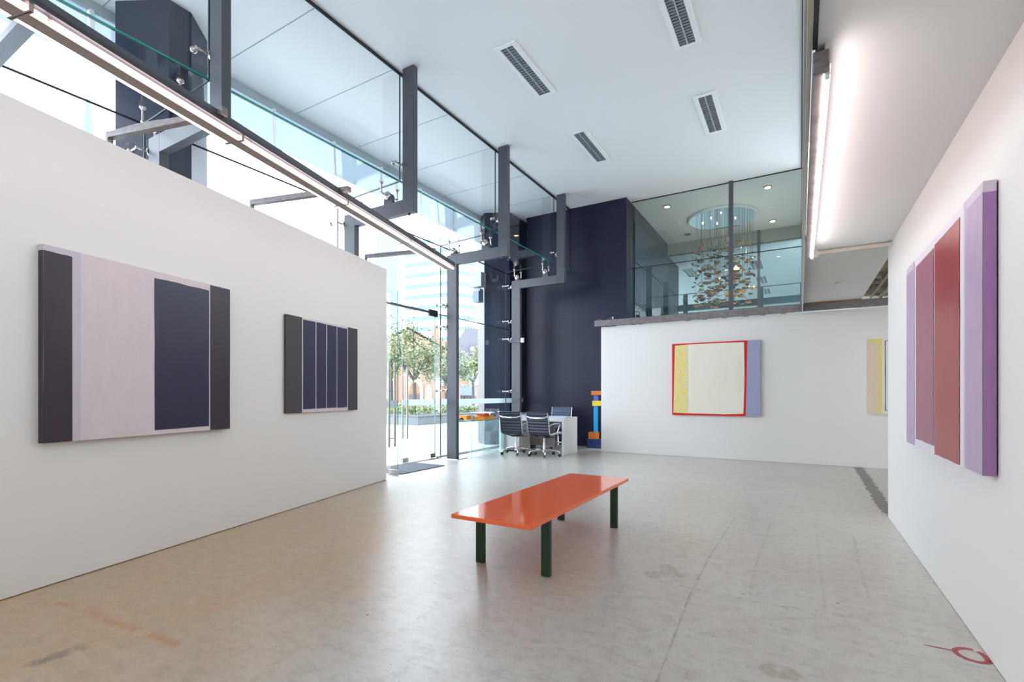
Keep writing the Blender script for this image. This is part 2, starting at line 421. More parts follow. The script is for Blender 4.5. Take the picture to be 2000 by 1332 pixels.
# ------------------------------------------------------------------ frames of reference measured in the place
EYE = 1.2
YAW = math.atan(563/956.5)
FW = Vector((-math.sin(YAW), math.cos(YAW), 0)); RT = Vector((math.cos(YAW), math.sin(YAW), 0))
P0 = Vector((-4.001, .942, 0)); LD = Vector((-.238285, .971195, 0)); LN = Vector((.971195, .238285, 0))   # the free-standing left partition
def LW(s, o, z):
    p = P0+LD*s+LN*o; return (p.x, p.y, z)
ZC = 5.55      # high ceiling
XL = -5.90     # lower glass line
XU = -4.67     # upper glass line
FY = [2.42, 4.90, 7.306, 9.70]   # steel frames
JY = [y+.04 for y in FY]

# ------------------------------------------------------------------ the room
struct(box(-5.9, 4.2, -3.2, 12, -.2, 0), 'floor', 'floor', 'worn polished concrete floor with stains and cracks', 'floor')
struct(box(-1.5, 4.21, -.15, 0, 0.004, 2.955, tf=LW), 'wall_left', 'wall', 'free-standing white partition wall carrying the two dark paintings', 'wall', bevel=.004)
struct(box(.74, .9, -3.1, 5.985, 0.003, 2.63), 'wall_right', 'wall', 'white wall on the right carrying the red and lavender painting', 'wall')
struct(box(-3.6, 4.1, 9.8, 9.92, .003, 2.605), 'wall_back', 'wall', 'white far wall with the red bordered painting', 'wall')
struct(MB().box(-5.82, -3.31, 10.6, 16, 0, ZC), 'wall_far', 'granite', 'tall blue black clad wall behind the white desk', 'wall')
struct(box(-6, .74, -3.2, -3.05, 0, 5.6), 'wall_rear', 'wall', 'white wall behind the viewpoint', 'wall')
struct(box(4.0, 4.15, -3.2, 9.8, 0, 5.6), 'wall_side', 'wall', 'white wall closing the area beyond the right wall', 'wall')
struct(box(XU-.02, .06, -3.2, 10.93, ZC, ZC+.12), 'ceiling', 'ceil', 'high white plaster ceiling with louvred lights', 'ceiling')
struct(MB().box(.06, 4.1, -3.1, 5.752, 2.63, 2.80).box(.74, 4.1, 5.752, 5.98, 2.63, 2.80).box(.046, .862, 5.752, 9.74, 2.753, 2.80), 'ceiling_low', 'ceil', 'low white ceiling over the right side', 'ceiling')
struct(box(.06, 4.15, -3.2, 9.9, ZC, ZC+.12), 'ceiling_upper', 'ceil', 'ceiling of the upper floor behind the side glass', 'ceiling')
# exposed services ceiling beyond the end of the right wall
mb = MB(); rows = []
for i in range(27):
    rows.append([(.84+j*.128, 5.98+i*.152, 2.80+random.uniform(-.03, .04)) for j in range(26)])
mb.grid(rows)
struct(mb, 'ceiling_exposed', 'rough', 'rough exposed brown concrete ceiling strip beside the right wall end', 'ceiling')
for k, (x, z, r, lb) in enumerate(((.97, 2.75, .016, 'thin grey conduit nearest the plaster edge under the rough ceiling'), (1.10, 2.75, .026, 'thicker grey conduit farther right under the rough ceiling'))):
    mb = MB(); mb.tube([(x, 6.05, z), (x+.01, 8, z-.004), (x, 9.7, z)], r, 8)
    for y in (6.6, 7.4, 8.2, 9.0): mb.box(x-r-.01, x+r+.01, y, y+.03, z-.02, z+.05)
    tag(mb.build('conduit', 'pipe', smooth=40), lb, 'pipe', 'conduits under the rough ceiling')

# steel beams
b = MB(); b.box(-3.72, 4.1, 9.72, 9.80, 2.618, 2.738)
o = struct(b, 'trim_1', 'raw_steel', 'raw grey steel channel running along the top of the far wall', 'beam', bevel=.004)
part(box(.07, .86, 9.715, 9.75, 2.739, 2.752), 'timber_strip', 'timber', o)
mb = MB(); mb.tube([(-3.68, 9.75, 2.738), (-3.66, 9.75, 2.758), (-3.61, 9.75, 2.76), (-3.57, 9.75, 2.738)], .006, 6)
part(mb, 'wire_loop', 'steel', o)
mb = MB(); mb.box(-3.345, -3.325, 9.76, 9.78, 2.738, 2.80).tube([(-3.335, 9.77, 2.795), (-3.47, 9.76, 2.738)], .006, 6)
part(mb, 'stay_bracket', 'steel', o)
# narrow clutter visible in the gap between beam and wall: metal packers
mb = MB()
for x in (-2.95, -2.82, -1.9, -1.6, -1.25, -.9, -.62, -.3): mb.box(x, x+.09, 9.81, 9.9, 2.605, 2.618)
part(mb, 'packer', 'steel', o)

b = MB(); b.box(.044, .088, 2.352, 9.72, 2.505, 2.512).box(.044, .05, 2.352, 9.72, 2.512, 2.595).box(.044, .088, 2.352, 9.72, 2.588, 2.595)
b2 = MB(); b2.box(.044, .086, 2.352, 5.47, 2.505, 2.595)
o = struct(b2, 'trim_2', 'raw_steel', 'raw grey steel beam under the low ceiling edge with a square end plate', 'beam', bevel=.003)
part(box(.043, .101, 2.343, 2.352, 2.50, 2.594), 'end_plate', 'raw_steel', o, bevel=.008)
struct(MB().box(.042, .060, -3.1, 2.34, 2.60, 2.629), 'trim_3', 'lug_dark', 'dark steel track under the low ceiling edge nearest the viewer', 'trim')
struct(MB().box(.022, .0405, -3.1, 9.71, 2.60, 2.76).box(.012, .022, -3.1, 9.71, 2.69, 2.80), 'trim_4', 'steel', 'slim aluminium sill channel under the side glass', 'trim', bevel=.002)

# louvred fluorescent fitting under the low ceiling (tube + batten)
t = empty('tube_light', (.1, 2.4, 2.56), 'lit white fluorescent batten on the raw steel beam under the low right ceiling', 'light')
part(box(.0865, .108, 2.36, 5.47, 2.54, 2.6295), 'batten', 'batten_white', t, bevel=.003)
mb = MB(); mb.tube([(.0935, 2.375, 2.50), (.0935, 5.455, 2.50)], .0125, 10); part(mb, 'lamp_tube', 'tube_r', t, smooth=50)
for y in (2.36, 5.455): part(box(.0865, .104, y, y+.018, 2.484, 2.55), 'lamp_holder', 'white_plastic', t, bevel=.003)
t = empty('tube_light', (2.4, 8.2, 2.35), 'added fill tube light, unseen behind the end of the right wall', 'light')  # tube added out of view to brighten the alcove ceiling
part(box(1.6, 3.2, 8.17, 8.23, 2.36, 2.41), 'batten', 'batten_white', t)
mb = MB(); mb.tube([(1.65, 8.2, 2.34), (3.15, 8.2, 2.34)], .0135, 10); part(mb, 'lamp_tube', EMIT('alcove_fill_tube', (1, .88, .84), 55), t)
for x in (1.7, 3.1): mb = MB(); mb.cyl((x, 8.2, 2.41), (x, 8.2, 2.82), .005, 6); part(mb, 'hanger', 'steel', t)
# white pipe across the low ceiling
t = empty('wall_pipe', (.13, 5.72, 2.60), 'cream pipe with round cap crossing under the low ceiling to the right wall', 'pipe')
mb = MB(); mb.tube([(.15, 5.735, 2.606), (.739, 5.735, 2.606)], .0195, 12); part(mb, 'tube', 'cream_plastic', t, smooth=50)
mb = MB(); mb.lathe((.125, 5.70, 2.605), (0, 0, -1), [(.024, -.022), (.026, 0), (.028, .03), (.03, .034), (.026, .052), (.012, .058)], 16); mb.tube([(.12, 5.735, 2.606), (.17, 5.735, 2.606)], .0235, 12)
part(mb, 'cap', 'white_plastic', t, smooth=40)
mb = MB(); mb.tube([(.096, 5.46, 2.50), (.113, 5.705, 2.525), (.116, 5.705, 2.523), (.116, 5.705, 2.56)], .003, 6); part(mb, 'wire', 'white_plastic', t)

# small round detector on the low ceiling
mb = MB(); mb.lathe((.47, 8.15, 2.753), (0, 0, -1), [(.06, 0), (.06, .014), (.045, .03), (.01, .034)], 20)
tag(mb.build('smoke_detector', 'white_plastic', smooth=40), 'small white round detector on the far part of the low ceiling', 'detector')

# ------------------------------------------------------------------ steel portal frames with glass fittings
def spider(mb, c, out, along, lift=(0, 0, 0), reach=.1, half=.12):
    """stainless two-armed glass fitting: boss at c, arms along +-along, then 'out' to the pane with discs"""
    c, out, along = Vector(c), Vector(out).normalized(), Vector(along).normalized()
    n = along.cross(out).normalized()
    mb.cyl(c-out*.03, c+out*.03, .03, 14)
    for sg in (-1, 1):
        k = c+along*half*sg+out*.01; e = c+along*half*sg+out*(reach-.012)
        mb.tube([c+along*.02*sg, c+along*.07*sg+out*.0, k-out*.005, k+out*.02, e], [.014, .012, .012, .011, .010], 8)
        mb.lathe(e-out*.004, out, [(.012, -.02), (.016, -.012), (.028, -.002), (.03, .010), (.027, .014)], 14)
        mb.cyl(k-n*.016, k+n*.016, .014, 10)
def frame(i, y, label):
    t = empty('steel_frame', (-5.61, y+.04, 0), label, 'steel frame', 'cranked steel frames along the glass front')
    y1 = y+.085
    part(box(-5.72, -5.50, y, y1, .012, 3.80), 'column', 'frame', t, bevel=.003)
    part(box(-5.50, -4.585, y, y1, 3.615, 3.80), 'arm', 'frame', t, bevel=.003)
    part(box(-4.583, -4.393, y, y1, 3.615, ZC-.003), 'hanger', 'frame', t, bevel=.003)
    part(box(-5.86, -5.38, y-.12, y1+.12, .001, .012), 'base_plate', 'steel', t, bevel=.002)
    for xc, w in ((-4.865, .075), (-5.58, .065)):
        mb = MB(); zc = 3.915 if xc > -5 else 3.875
        pr_ = [(xc-w, y+.012, 3.80), (xc+w, y+.012, 3.80), (xc+w*.92, y+.012, zc-.02)]+[(xc+w*.92*math.cos(a*PI/8), y+.012, zc-.02+w*.8*math.sin(a*PI/8)) for a in range(1, 8)]+[(xc-w*.92, y+.012, zc-.02)]
        mb.extr(pr_, (0, 0, 0), (0, .06, 0)); part(mb, 'lug', 'frame', t)
        mb = MB(); zg = 4.072-(-4.67-xc)*.045
        mb.lathe((xc, y+.013, zc), (0, -1, 0), [(.058, 0), (.06, .012), (.05, .026), (.02, .03)], 18)
        spider(mb, (xc, y+.042, zc), (0, 0, 1), (0, 1, 0), reach=zg-zc, half=.15)
        part(mb, 'roof_fitting', 'steel', t, smooth=50)
    mb = MB()
    mb.lathe((-4.583, y+.042, 4.27), (-1, 0, 0), [(.05, 0), (.05, .012), (.03, .02)], 16)
    spider(mb, (-4.603, y+.042, 4.27), (-1, 0, 0), (0, 1, 0), reach=.067, half=.14); part(mb, 'pane_fitting', 'steel', t, smooth=50)
    for z in (3.68, 2.87, 2.465, 1.265):
        mb = MB()
        mb.lathe((-5.72, y+.042, z), (-1, 0, 0), [(.055, 0), (.055, .014), (.03, .03)], 16)
        mb.cyl((-5.73, y+.042, z+.035), (-5.73, y+.042, z-.035), .03, 12)
        spider(mb, (-5.75, y+.042, z), (-1, 0, 0), (0, 1, 0), reach=.15, half=.13); part(mb, 'pane_fitting', 'steel', t, smooth=50)
    mb = MB(); mb.cyl((-4.5, y+.042, 3.615), (-4.5, y+.042, 3.59), .014, 10); part(mb, 'bolt', 'lug_dark', t)
    return t
frame(0, FY[0], 'cranked steel frame nearest the viewer, above the large dark and white painting')
frame(1, FY[1], 'cranked steel frame above the free end of the left partition')
frame(2, FY[2], 'cranked steel frame standing between the glass door and the glass table')
frame(3, FY[3], 'cranked steel frame behind the white desk, closest to the dark wall')
mb = MB(); mb.box(-5.85, -4.30, 1.15, 1.20, 3.66, 3.75); mb.box(-5.85, -4.30, 1.13, 1.22, 3.65, 3.66)
struct(mb, 'trim_5', 'frame', 'dark steel outrigger above the near end of the left partition', 'beam')
# little white sensor on the last frame
t = empty('sensor_box', (-5.44, 9.69, 2.44), 'small white sensor box on a short arm of the last steel frame', 'sensor')
part(box(-5.76, -5.455, 9.672, 9.698, 2.385, 2.425), 'arm', 'frame', t); part(box(-5.455, -5.385, 9.65, 9.70, 2.37, 2.475), 'housing', 'white_plastic', t, bevel=.006)

# ------------------------------------------------------------------ glazing
WN = [0]
def pane(kind, a, y0, y1, z0, z1, label, band=False, seam=True, pm='glass'):
    WN[0] += 1; n = 'window_%d' % WN[0]
    mb = MB(); e = .007
    if kind == 'x':       # upright pane in the plane x = a
        vs = [(a-e, y0, z0), (a+e, y0, z0), (a+e, y1, z0), (a-e, y1, z0), (a-e, y0, z1), (a+e, y0, z1), (a+e, y1, z1), (a-e, y1, z1)]
        big = [(0, 4, 7, 3), (1, 2, 6, 5)]; edge = [(0, 3, 2, 1), (4, 5, 6, 7), (0, 1, 5, 4), (2, 3, 7, 6)]
    else:                 # the gently sloping roof pane
        xa, xb = XL-.01, XU+.015; za, zb = 4.017, 4.072
        vs = [(xa, y0, za), (xb, y0, zb), (xb, y1, zb), (xa, y1, za), (xa, y0, za+.016), (xb, y0, zb+.016), (xb, y1, zb+.016), (xa, y1, za+.016)]
        big = [(0, 3, 2, 1), (4, 5, 6, 7)]; edge = [(0, 1, 5, 4), (1, 2, 6, 5), (2, 3, 7, 6), (3, 0, 4, 7)]
    mb.use(pm).add(vs, big)
    if kind == 'x': mb.use('seal').add(vs, edge)
    else: mb.use('edge').add(vs, [edge[1]]); mb.use('seal').add(vs, [edge[0], edge[2], edge[3]])
    o = struct(mb, n, None, label, 'window')
    if seam:
        sb = MB()
        if kind == 'x':
            sb.box(a-.008, a+.008, y1+.001, y1+.011, z0, z1)
            if z1 > 5: sb.box(a-.012, a+.012, y0, y1+.01, z1, ZC); sb.box(a-.01, a+.004, y0, y1+.01, z0-.016, z0)
            elif z0 > 2.5: sb.box(a-.008, a+.008, y0, y1+.01, z0-.012, z0); sb.box(a-.01, a+.01, y0, y1+.01, z1, z1+.012)
        else:
            sb.add([(XL, y1+.001, 4.017), (XU, y1+.001, 4.072), (XU, y1+.011, 4.072), (XL, y1+.011, 4.017), (XL, y1+.001, 4.034), (XU, y1+.001, 4.088), (XU, y1+.011, 4.088), (XL, y1+.011, 4.034)],
                   [(0, 3, 2, 1), (4, 5, 6, 7), (0, 1, 5, 4), (1, 2, 6, 5), (2, 3, 7, 6), (3, 0, 4, 7)])
        part(sb, 'seal', 'seal', o)
    if band:
        part(box(a-e-.003, a-e-.001, y0, y1, 1.0, 1.108), 'film_band', 'film', o)
    if kind == 'x' and z0 < .1:
        part(box(a-.03, a+.03, y0, y1, 0, .028), 'floor_track', 'steel', o)
    return o
Ys = [-3.05, .06]+JY+[10.59]
nm = ['behind the viewpoint', 'before the nearest steel frame', 'between the nearest and second steel frames', 'between the second and third steel frames', 'between the third and last steel frames', 'between the last steel frame and the dark wall']
for k in range(6):
    a, b_ = Ys[k]+.006, Ys[k+1]-.006
    pane('x', XU, a, b_, 4.09, 5.52, 'clear upper glass pane hung under the ceiling '+nm[k])
    pane('r', 0, a, b_, 0, 0, 'clear roof glass pane with teal edge '+nm[k])
    pane('x', XL, a, b_, 2.72, 4.01, 'clear glass pane above door height '+nm[k])
    if k != 3: pane('x', XL, a, b_, .03, 2.705, 'clear floor-level glass pane '+nm[k], band=True)
pane('x', XL, 4.95, 5.36, .03, 2.705, 'narrow clear glass pane beside the open door leaf', band=True)
pane('x', XL, 7.18, 7.335, .03, 2.705, 'narrow clear glass pane beside the shut door leaf', band=True)

# ------------------------------------------------------------------ glass doors
def handle(mb, x, y, z0, z1, off):
    for o_ in off:
        mb.cyl((x+o_[0], y+o_[1], z0), (x+o_[0], y+o_[1], z1), .0165, 14)
    for z in (z0+.13, z1-.13):
        mb.cyl((x+off[0][0], y+off[0][1], z), (x+off[1][0], y+off[1][1], z), .009, 10)
# leaf standing open into the room
mb = MB(); x0, x1, y0, y1, z0, z1 = -5.87, -5.153, 5.404, 5.416, .012, 2.74
vs = [(x0, y0, z0), (x1, y0, z0), (x1, y1, z0), (x0, y1, z0), (x0, y0, z1), (x1, y0, z1), (x1, y1, z1), (x0, y1, z1)]
mb.use('glass').add(vs, [(0, 1, 5, 4), (2, 3, 7, 6)]); mb.use('edge').add(vs, [(0, 3, 2, 1), (4, 5, 6, 7), (1, 2, 6, 5), (3, 0, 4, 7)])
d1 = struct(mb, 'door_1', None, 'clear glass door leaf standing open into the room', 'door')
mb = MB(); handle(mb, -5.27, 5.41, .41, 1.68, ((0, -.06), (0, .06))); part(mb, 'handle', 'steel', d1, smooth=50)
part(box(-5.87, -5.16, 5.401, 5.4035, 1.0, 1.108), 'film_band', 'film', d1)
part(box(-5.33, -5.15, 5.392, 5.428, .005, .075), 'patch_fitting', 'steel', d1, bevel=.003)
part(box(-5.86, -5.70, 5.392, 5.428, .005, .075), 'patch_fitting', 'steel', d1, bevel=.003)
mb = MB(); x0, x1, y0, y1, z0, z1 = -5.906, -5.894, 6.30, 7.17, .03, 2.70
vs = [(x0, y0, z0), (x1, y0, z0), (x1, y1, z0), (x0, y1, z0), (x0, y0, z1), (x1, y0, z1), (x1, y1, z1), (x0, y1, z1)]
mb.use('glass').add(vs, [(0, 4, 7, 3), (1, 2, 6, 5)]); mb.use('edge_pale').add(vs, [(0, 3, 2, 1), (4, 5, 6, 7), (0, 1, 5, 4), (2, 3, 7, 6)])
d2 = struct(mb, 'door_2', None, 'clear glass door leaf standing shut beside the third steel frame', 'door')
mb = MB(); handle(mb, -5.90, 6.37, .43, 1.66, ((.055, 0), (-.055, 0))); part(mb, 'handle', 'steel', d2, smooth=50)
part(box(-5.909, -5.907, 6.30, 7.17, 1.0, 1.108), 'film_band', 'film', d2)
for y in (6.30, 7.03): part(box(-5.92, -5.88, y, y+.14, .022, .10), 'patch_fitting', 'steel', d2, bevel=.003)
part(box(-5.92, -5.88, 7.0, 7.24, 2.65, 2.77), 'patch_fitting', 'lug_dark', d2, bevel=.003)
struct(MB().box(-5.925, -5.875, 4.95, 7.0, 2.70, 2.735), 'trim_6', 'frame', 'slim dark rail over the glass doors', 'trim')
struct(MB().box(-5.94, -5.84, 4.95, 7.2, .0005, .012), 'trim_7', 'steel', 'flat metal threshold under the glass doors', 'trim')
o = MB(); o.box(-5.84, -5.13, 5.47, 6.5, .001, .012)
tag(o.build('door_mat', 'mat', bevel=.004), 'flat dark grey door mat inside the open glass door', 'mat')

# ------------------------------------------------------------------ chandelier room above the far wall
CY = 10.93
struct(box(-3.31, 4.1, 9.93, 15, 2.60, 2.66), 'floor_upper', 'wall', 'pale floor of the glazed upper room', 'floor')
struct(box(-3.31, .12, CY, 14.6, ZC, ZC+.12), 'ceiling_chandelier', 'ceil', 'white ceiling of the glazed room with the round mirror', 'ceiling')
struct(box(.10, .2, CY+.02, 14.6, 2.66, ZC), 'wall_chandelier', 'wall', 'white side wall of the glazed upper room', 'wall')
def ypane(x0, x1, y, z0, z1, label, pm, seams=()):
    WN[0] += 1; mb = MB(); e = .006
    vs = [(x0, y-e, z0), (x1, y-e, z0), (x1, y+e, z0), (x0, y+e, z0), (x0, y-e, z1), (x1, y-e, z1), (x1, y+e, z1), (x0, y+e, z1)]
    mb.use(pm).add(vs, [(0, 1, 5, 4), (2, 3, 7, 6)]); mb.use('edge').add(vs, [(0, 3, 2, 1), (4, 5, 6, 7), (1, 2, 6, 5), (3, 0, 4, 7)])
    o = struct(mb, 'window_%d' % WN[0], None, label, 'window')
    sb = MB(); sb.box(x0, x1, y-.008, y+.008, z1, z1+.016)
    part(sb, 'seal', 'seal', o); return o
ypane(-3.29, -1.26, CY, 4.05, ZC-.018, 'green tinted upper pane left of the post before the chandelier', 'glass_room')
ypane(-3.29, -1.26, CY, 2.67, 4.034, 'green tinted lower pane left of the post before the chandelier', 'glass_room')
ypane(-1.18, .045, CY, 4.05, ZC-.018, 'green tinted upper pane right of the post before the chandelier', 'glass_room')
ypane(-1.18, .045, CY, 2.67, 4.034, 'green tinted lower pane right of the post before the chandelier', 'glass_room')
struct(box(-1.26, -1.18, CY-.07, CY+.01, 2.66, ZC), 'trim_8', 'frame', 'slim dark post in the glass front of the chandelier room', 'post', bevel=.003)
for (a, b_, l) in ((-3.3, 10.955, 'near'),):
    pass
# left side of that room: dark clad corner, then dark glass
struct(box(-3.31, -3.295, 11.2, 14.5, 2.66, 5.2), 'window_%d' % (WN[0]+1), P('dark_blue_side_glass', (12, 34, 58), .22, spec=.25), 'dark blue side glass of the chandelier room', 'window'); WN[0] += 1
# rear glass and the hall beyond
ypane(-3.29, -.98, 14.55, 4.06, 5.2, 'rear upper pane behind the chandelier, left', 'glass_room')
ypane(-3.29, -.98, 14.55, 2.67, 4.044, 'rear lower pane behind the chandelier, left', 'glass_room')
ypane(-.92, .09, 14.55, 4.06, 5.2, 'rear upper pane behind the chandelier, right', 'glass_room')
ypane(-.92, .09, 14.55, 2.67, 4.044, 'rear lower pane behind the chandelier, right', 'glass_room')
struct(box(-.98, -.92, 14.5, 14.58, 2.66, ZC), 'trim_9', 'frame', 'slim dark post in the rear glass behind the chandelier', 'post')
struct(box(-3.31, .12, 14.54, 14.7, 5.216, ZC), 'trim_10', P('green_grey_bulkhead', (150, 158, 150), .6), 'grey green bulkhead above the rear glass', 'bulkhead')
struct(box(-9, 3, 14.7, 27, 5.21, 5.3), 'ceiling_hall', 'ceil', 'pale ceiling of the hall behind the chandelier room', 'ceiling')
struct(box(-9, 3, 27, 27.2, 2, 5.3), 'wall_hall', 'wall', 'pale wall at the end of the hall behind the chandelier room', 'wall')
struct(box(2.9, 3.05, 14.7, 27, 2, 5.3), 'wall_hall_side', 'wall', 'pale side wall of the hall behind the chandelier room', 'wall')
struct(box(-9, 3, 14.7, 27, 2.5, 2.6), 'floor_hall', 'wall', 'pale floor of the hall behind the chandelier room', 'floor')
t = empty('balustrade', (-1.6, 15.2, 2.6), 'dark teal balustrade behind the rear glass below the chandelier', 'balustrade')
bt = P('dark_teal_panel', (28, 66, 82), .3)
part(box(-3.2, .1, 15.2, 15.26, 2.6, 3.62), 'panel', bt, t)
part(box(-3.2, .1, 15.18, 15.28, 3.68, 3.86), 'handrail', bt, t)
for x in (-3.0, -1.0, .0): part(box(x, x+.12, 15.12, 15.2, 2.6, 4.15), 'post', bt, t)
VG = 'ceiling grilles of the far hall'
for k, (x, y, lb) in enumerate(((-1.15, 16.9, 'grey ceiling grille of the far hall nearest the chandelier on the right'), (-1.15, 19.2, 'grey ceiling grille of the far hall, middle one of the right row'), (-1.15, 21.4, 'grey ceiling grille of the far hall, lowest one of the right row'), (-3.1, 16.9, 'grey ceiling grille of the far hall seen left of the chandelier'))):
    mb = MB(); mb.use('vent_frame').box(x-.2, x+.2, y-.6, y+.6, 5.195, 5.209)
    mb.use('louvre_back')
    for j in range(3): mb.box(x-.16+j*.11, x-.08+j*.11, y-.55, y+.55, 5.188, 5.194)
    tag(mb.build('ceiling_grille'), lb, 'vent', VG)

# chandelier
CX, CHY = -1.65, 12.95
ch = empty('chandelier', (CX, CHY, ZC), 'chandelier of hanging metal leaves under a round mirror plate', 'chandelier')
mb = MB(); mb.lathe((CX, CHY, ZC-.002), (0, 0, -1), [(.80, 0), (.80, .03), (.78, .05), (.74, .052)], 48)
part(mb, 'ceiling_plate', 'vent_frame', ch, smooth=40)
mb = MB(); mb.lathe((CX, CHY, ZC-.054), (0, 0, -1), [(.76, 0), (.76, .004)], 48); part(mb, 'mirror_plate', 'mirror', ch)
for k in range(7):
    a = k*2*PI/7+.3; r = .46 if k % 2 else .3
    mb = MB(); mb.lathe((CX+r*math.cos(a), CHY+r*math.sin(a), ZC-.058), (0, 0, -1), [(.014, 0), (.016, .012), (.012, .022), (.006, .026)], 10)
    part(mb, 'bulb', 'lampbead', ch)
L = bpy.data.lights.new('chandelier_glow', 'POINT'); L.energy = 16; L.color = (1, .8, .58); L.shadow_soft_size = .08
lo = bpy.data.objects.new('chandelier_glow', L); COL.objects.link(lo); lo.parent = ch; lo.location = (0, 0, -.55)
rng = random.Random(11)
leaves = []
for k in range(300):
    while True:
        r = .72*math.sqrt(rng.random()); a = rng.random()*2*PI
        z = 3.35+1.5*rng.random()**1.1
        if z < 4.85 - .25*(rng.random()): break
    leaves.append((CX+r*math.cos(a), CHY+r*math.sin(a), z, rng.random()*2*PI, rng.uniform(-.8, .8), rng.uniform(.065, .095)))
leaves.sort(key=lambda q: (q[1]-0.3*q[0]))
def leaf_geo(mb, x, y, z, rz, tilt, L):
    R = Matrix.Rotation(rz, 3, 'Z') @ Matrix.Rotation(tilt, 3, 'X')
    n = 9; top = []; vs = []
    prof = []
    for i in range(n):
        u = -1+2*i/(n-1); w = .55*L*math.sqrt(max(0, 1-u*u))*(1-.15*u)+.002
        prof.append((u*L, w, .25*L*u*u))
    for dz in (.0, .0025):
        for (u, w, h) in prof:
            for sx in (-1, 0, 1):
                p = R @ Vector((u, w*sx, h-(.12*w if sx else 0)+dz)); vs.append((x+p.x, y+p.y, z+p.z))
    fs = []
    for i in range(n-1):
        for k in range(2):
            q = (i*3+k, i*3+k+1, (i+1)*3+k+1, (i+1)*3+k)
            fs.append(q[::-1]); fs.append(tuple(n*3+j for j in q))
    m = n*3
    for i in range(n-1):
        fs.append((i*3, (i+1)*3, m+(i+1)*3, m+i*3)); fs.append((i*3+2, m+i*3+2, m+(i+1)*3+2, (i+1)*3+2))
    mb.add(vs, fs)
rest = MB(); wires = MB()
for k, q in enumerate(leaves):
    mt = 'leaf_metal' if rng.random() < .62 else 'leaf_dark'
    if k < 100:
        mb = MB(); leaf_geo(mb, *q); part(mb, 'leaf', mt, ch, smooth=60)
    else:
        rest.use(mt); leaf_geo(rest, *q)
    if k % 2 == 0: wires.use('lug_dark').tube([(q[0], q[1], q[2]), (q[0], q[1], ZC-.056)], .0012, 4, cap=False)
o = rest.build('leaf_cluster', None, ch, smooth=60); o['kind'] = 'stuff'
o = wires.build('wires', None, ch); o['kind'] = 'stuff'

# downlights of that room
DG = 'downlights around the chandelier'
def downlight(x, y, lit, lb):
    t = empty('downlight', (x, y, ZC), lb, 'downlight', DG)
    mb = MB(); mb.lathe((x, y, ZC-.001), (0, 0, -1), [(.085, 0), (.088, .008), (.07, .014)], 24); part(mb, 'trim_ring', 'copper' if lit else 'lug_dark', t, smooth=40)
    mb = MB(); mb.lathe((x, y, ZC-.014), (0, 0, -1), [(.06, 0), (.058, .006)], 20); part(mb, 'lens', 'lampwarm' if lit else 'louvre_back', t)
    if lit:
        L = bpy.data.lights.new('downlight_beam', 'SPOT'); L.energy = 200; L.color = (1, .84, .68); L.spot_size = 1.9; L.spot_blend = .8; L.shadow_soft_size = .05
        lo = bpy.data.objects.new('downlight_beam', L); COL.objects.link(lo); lo.parent = t; lo.location = (0, 0, -.03)
downlight(-2.655, 11.59, True, 'warm lit copper rimmed downlight on the left, above the dark corner')
downlight(-.592, 11.57, True, 'warm lit copper rimmed downlight at the upper right of the mirror plate')
downlight(-.597, 13.89, True, 'warm lit copper rimmed downlight at the lower right of the mirror plate')
downlight(-2.655, 13.91, False, 'unlit dark rimmed downlight at the lower left of the mirror plate')
for x, y, lb in ((-.6, 12.85, 'tiny white detector on the ceiling right of the mirror plate'), (-2.66, 12.8, 'tiny white detector on the ceiling left of the mirror plate')):
    mb = MB(); mb.lathe((x, y, ZC-.001), (0, 0, -1), [(.05, 0), (.05, .012), (.03, .03)], 16)
    tag(mb.build('smoke_detector', 'white_plastic', smooth=40), lb, 'detector')

# side glass of the upper floor, seen almost edge on
for k, (ya, yb, lb) in enumerate(((-3.0, 3.28, 'side glass of the upper floor nearest the viewer'), (3.30, 6.9, 'side glass of the upper floor, middle pane'), (6.92, 10.9, 'side glass of the upper floor next to the chandelier room'))):
    WN[0] += 1; mb = MB(); mb.use('glass').box(.022, .034, ya, yb, 2.765, ZC-.02)
    o = struct(mb, 'window_%d' % WN[0], None, lb, 'window')
    part(MB().box(.016, .04, ya, yb, ZC-.02, ZC-.001).box(.02, .036, yb, yb+.018, 2.765, ZC-.02), 'seal', 'seal', o)

# ------------------------------------------------------------------ recessed louvre lights
LG = 'louvred ceiling lights'
def louvre_light(x0, x1, y0, y1, lb):
    t = empty('ceiling_light', ((x0+x1)/2, (y0+y1)/2, ZC), lb, 'ceiling light', LG)
    z0, z1 = ZC-.022, ZC-.001; a = .062
    mb = MB(); mb.box(x0, x0+a, y0, y1, z0, z1).box(x1-a, x1, y0, y1, z0, z1).box(x0+a, x1-a, y0, y0+.05, z0, z1).box(x0+a, x1-a, y1-.05, y1, z0, z1)
    part(mb, 'frame', 'vent_frame', t, bevel=.002)
    part(box(x0+a, x1-a, y0+.05, y1-.05, z1-.004, z1), 'reflector', 'louvre_back', t)
    mb = MB(); n = 22; L = (y1-y0-.1)/n; xm = (x0+x1)/2
    for k in range(n+1):
        y = y0+.05+k*L
        for (xa, xb) in ((x0+a, xm-.008), (xm+.008, x1-a)):
            mb.add([(xa, y-.003, z0+.003), (xb, y-.003, z0+.003), (xb, y+.003, z0+.003), (xa, y+.003, z0+.003), (xa, y-.001, z1-.004), (xb, y-.001, z1-.004), (xb, y+.001, z1-.004), (xa, y+.001, z1-.004)],
                   [(0, 3, 2, 1), (4, 5, 6, 7), (0, 1, 5, 4), (1, 2, 6, 5), (2, 3, 7, 6), (3, 0, 4, 7)])
    mb.box(xm-.008, xm+.008, y0+.05, y1-.05, z0+.002, z1-.004)
    part(mb, 'louvre', 'louvre', t)
louvre_light(-3.32, -3.02, 5.19, 6.375, 'louvred ceiling light closest to the second steel frame')
louvre_light(-3.325, -3.025, 7.51, 8.73, 'louvred ceiling light farthest away, towards the dark wall')
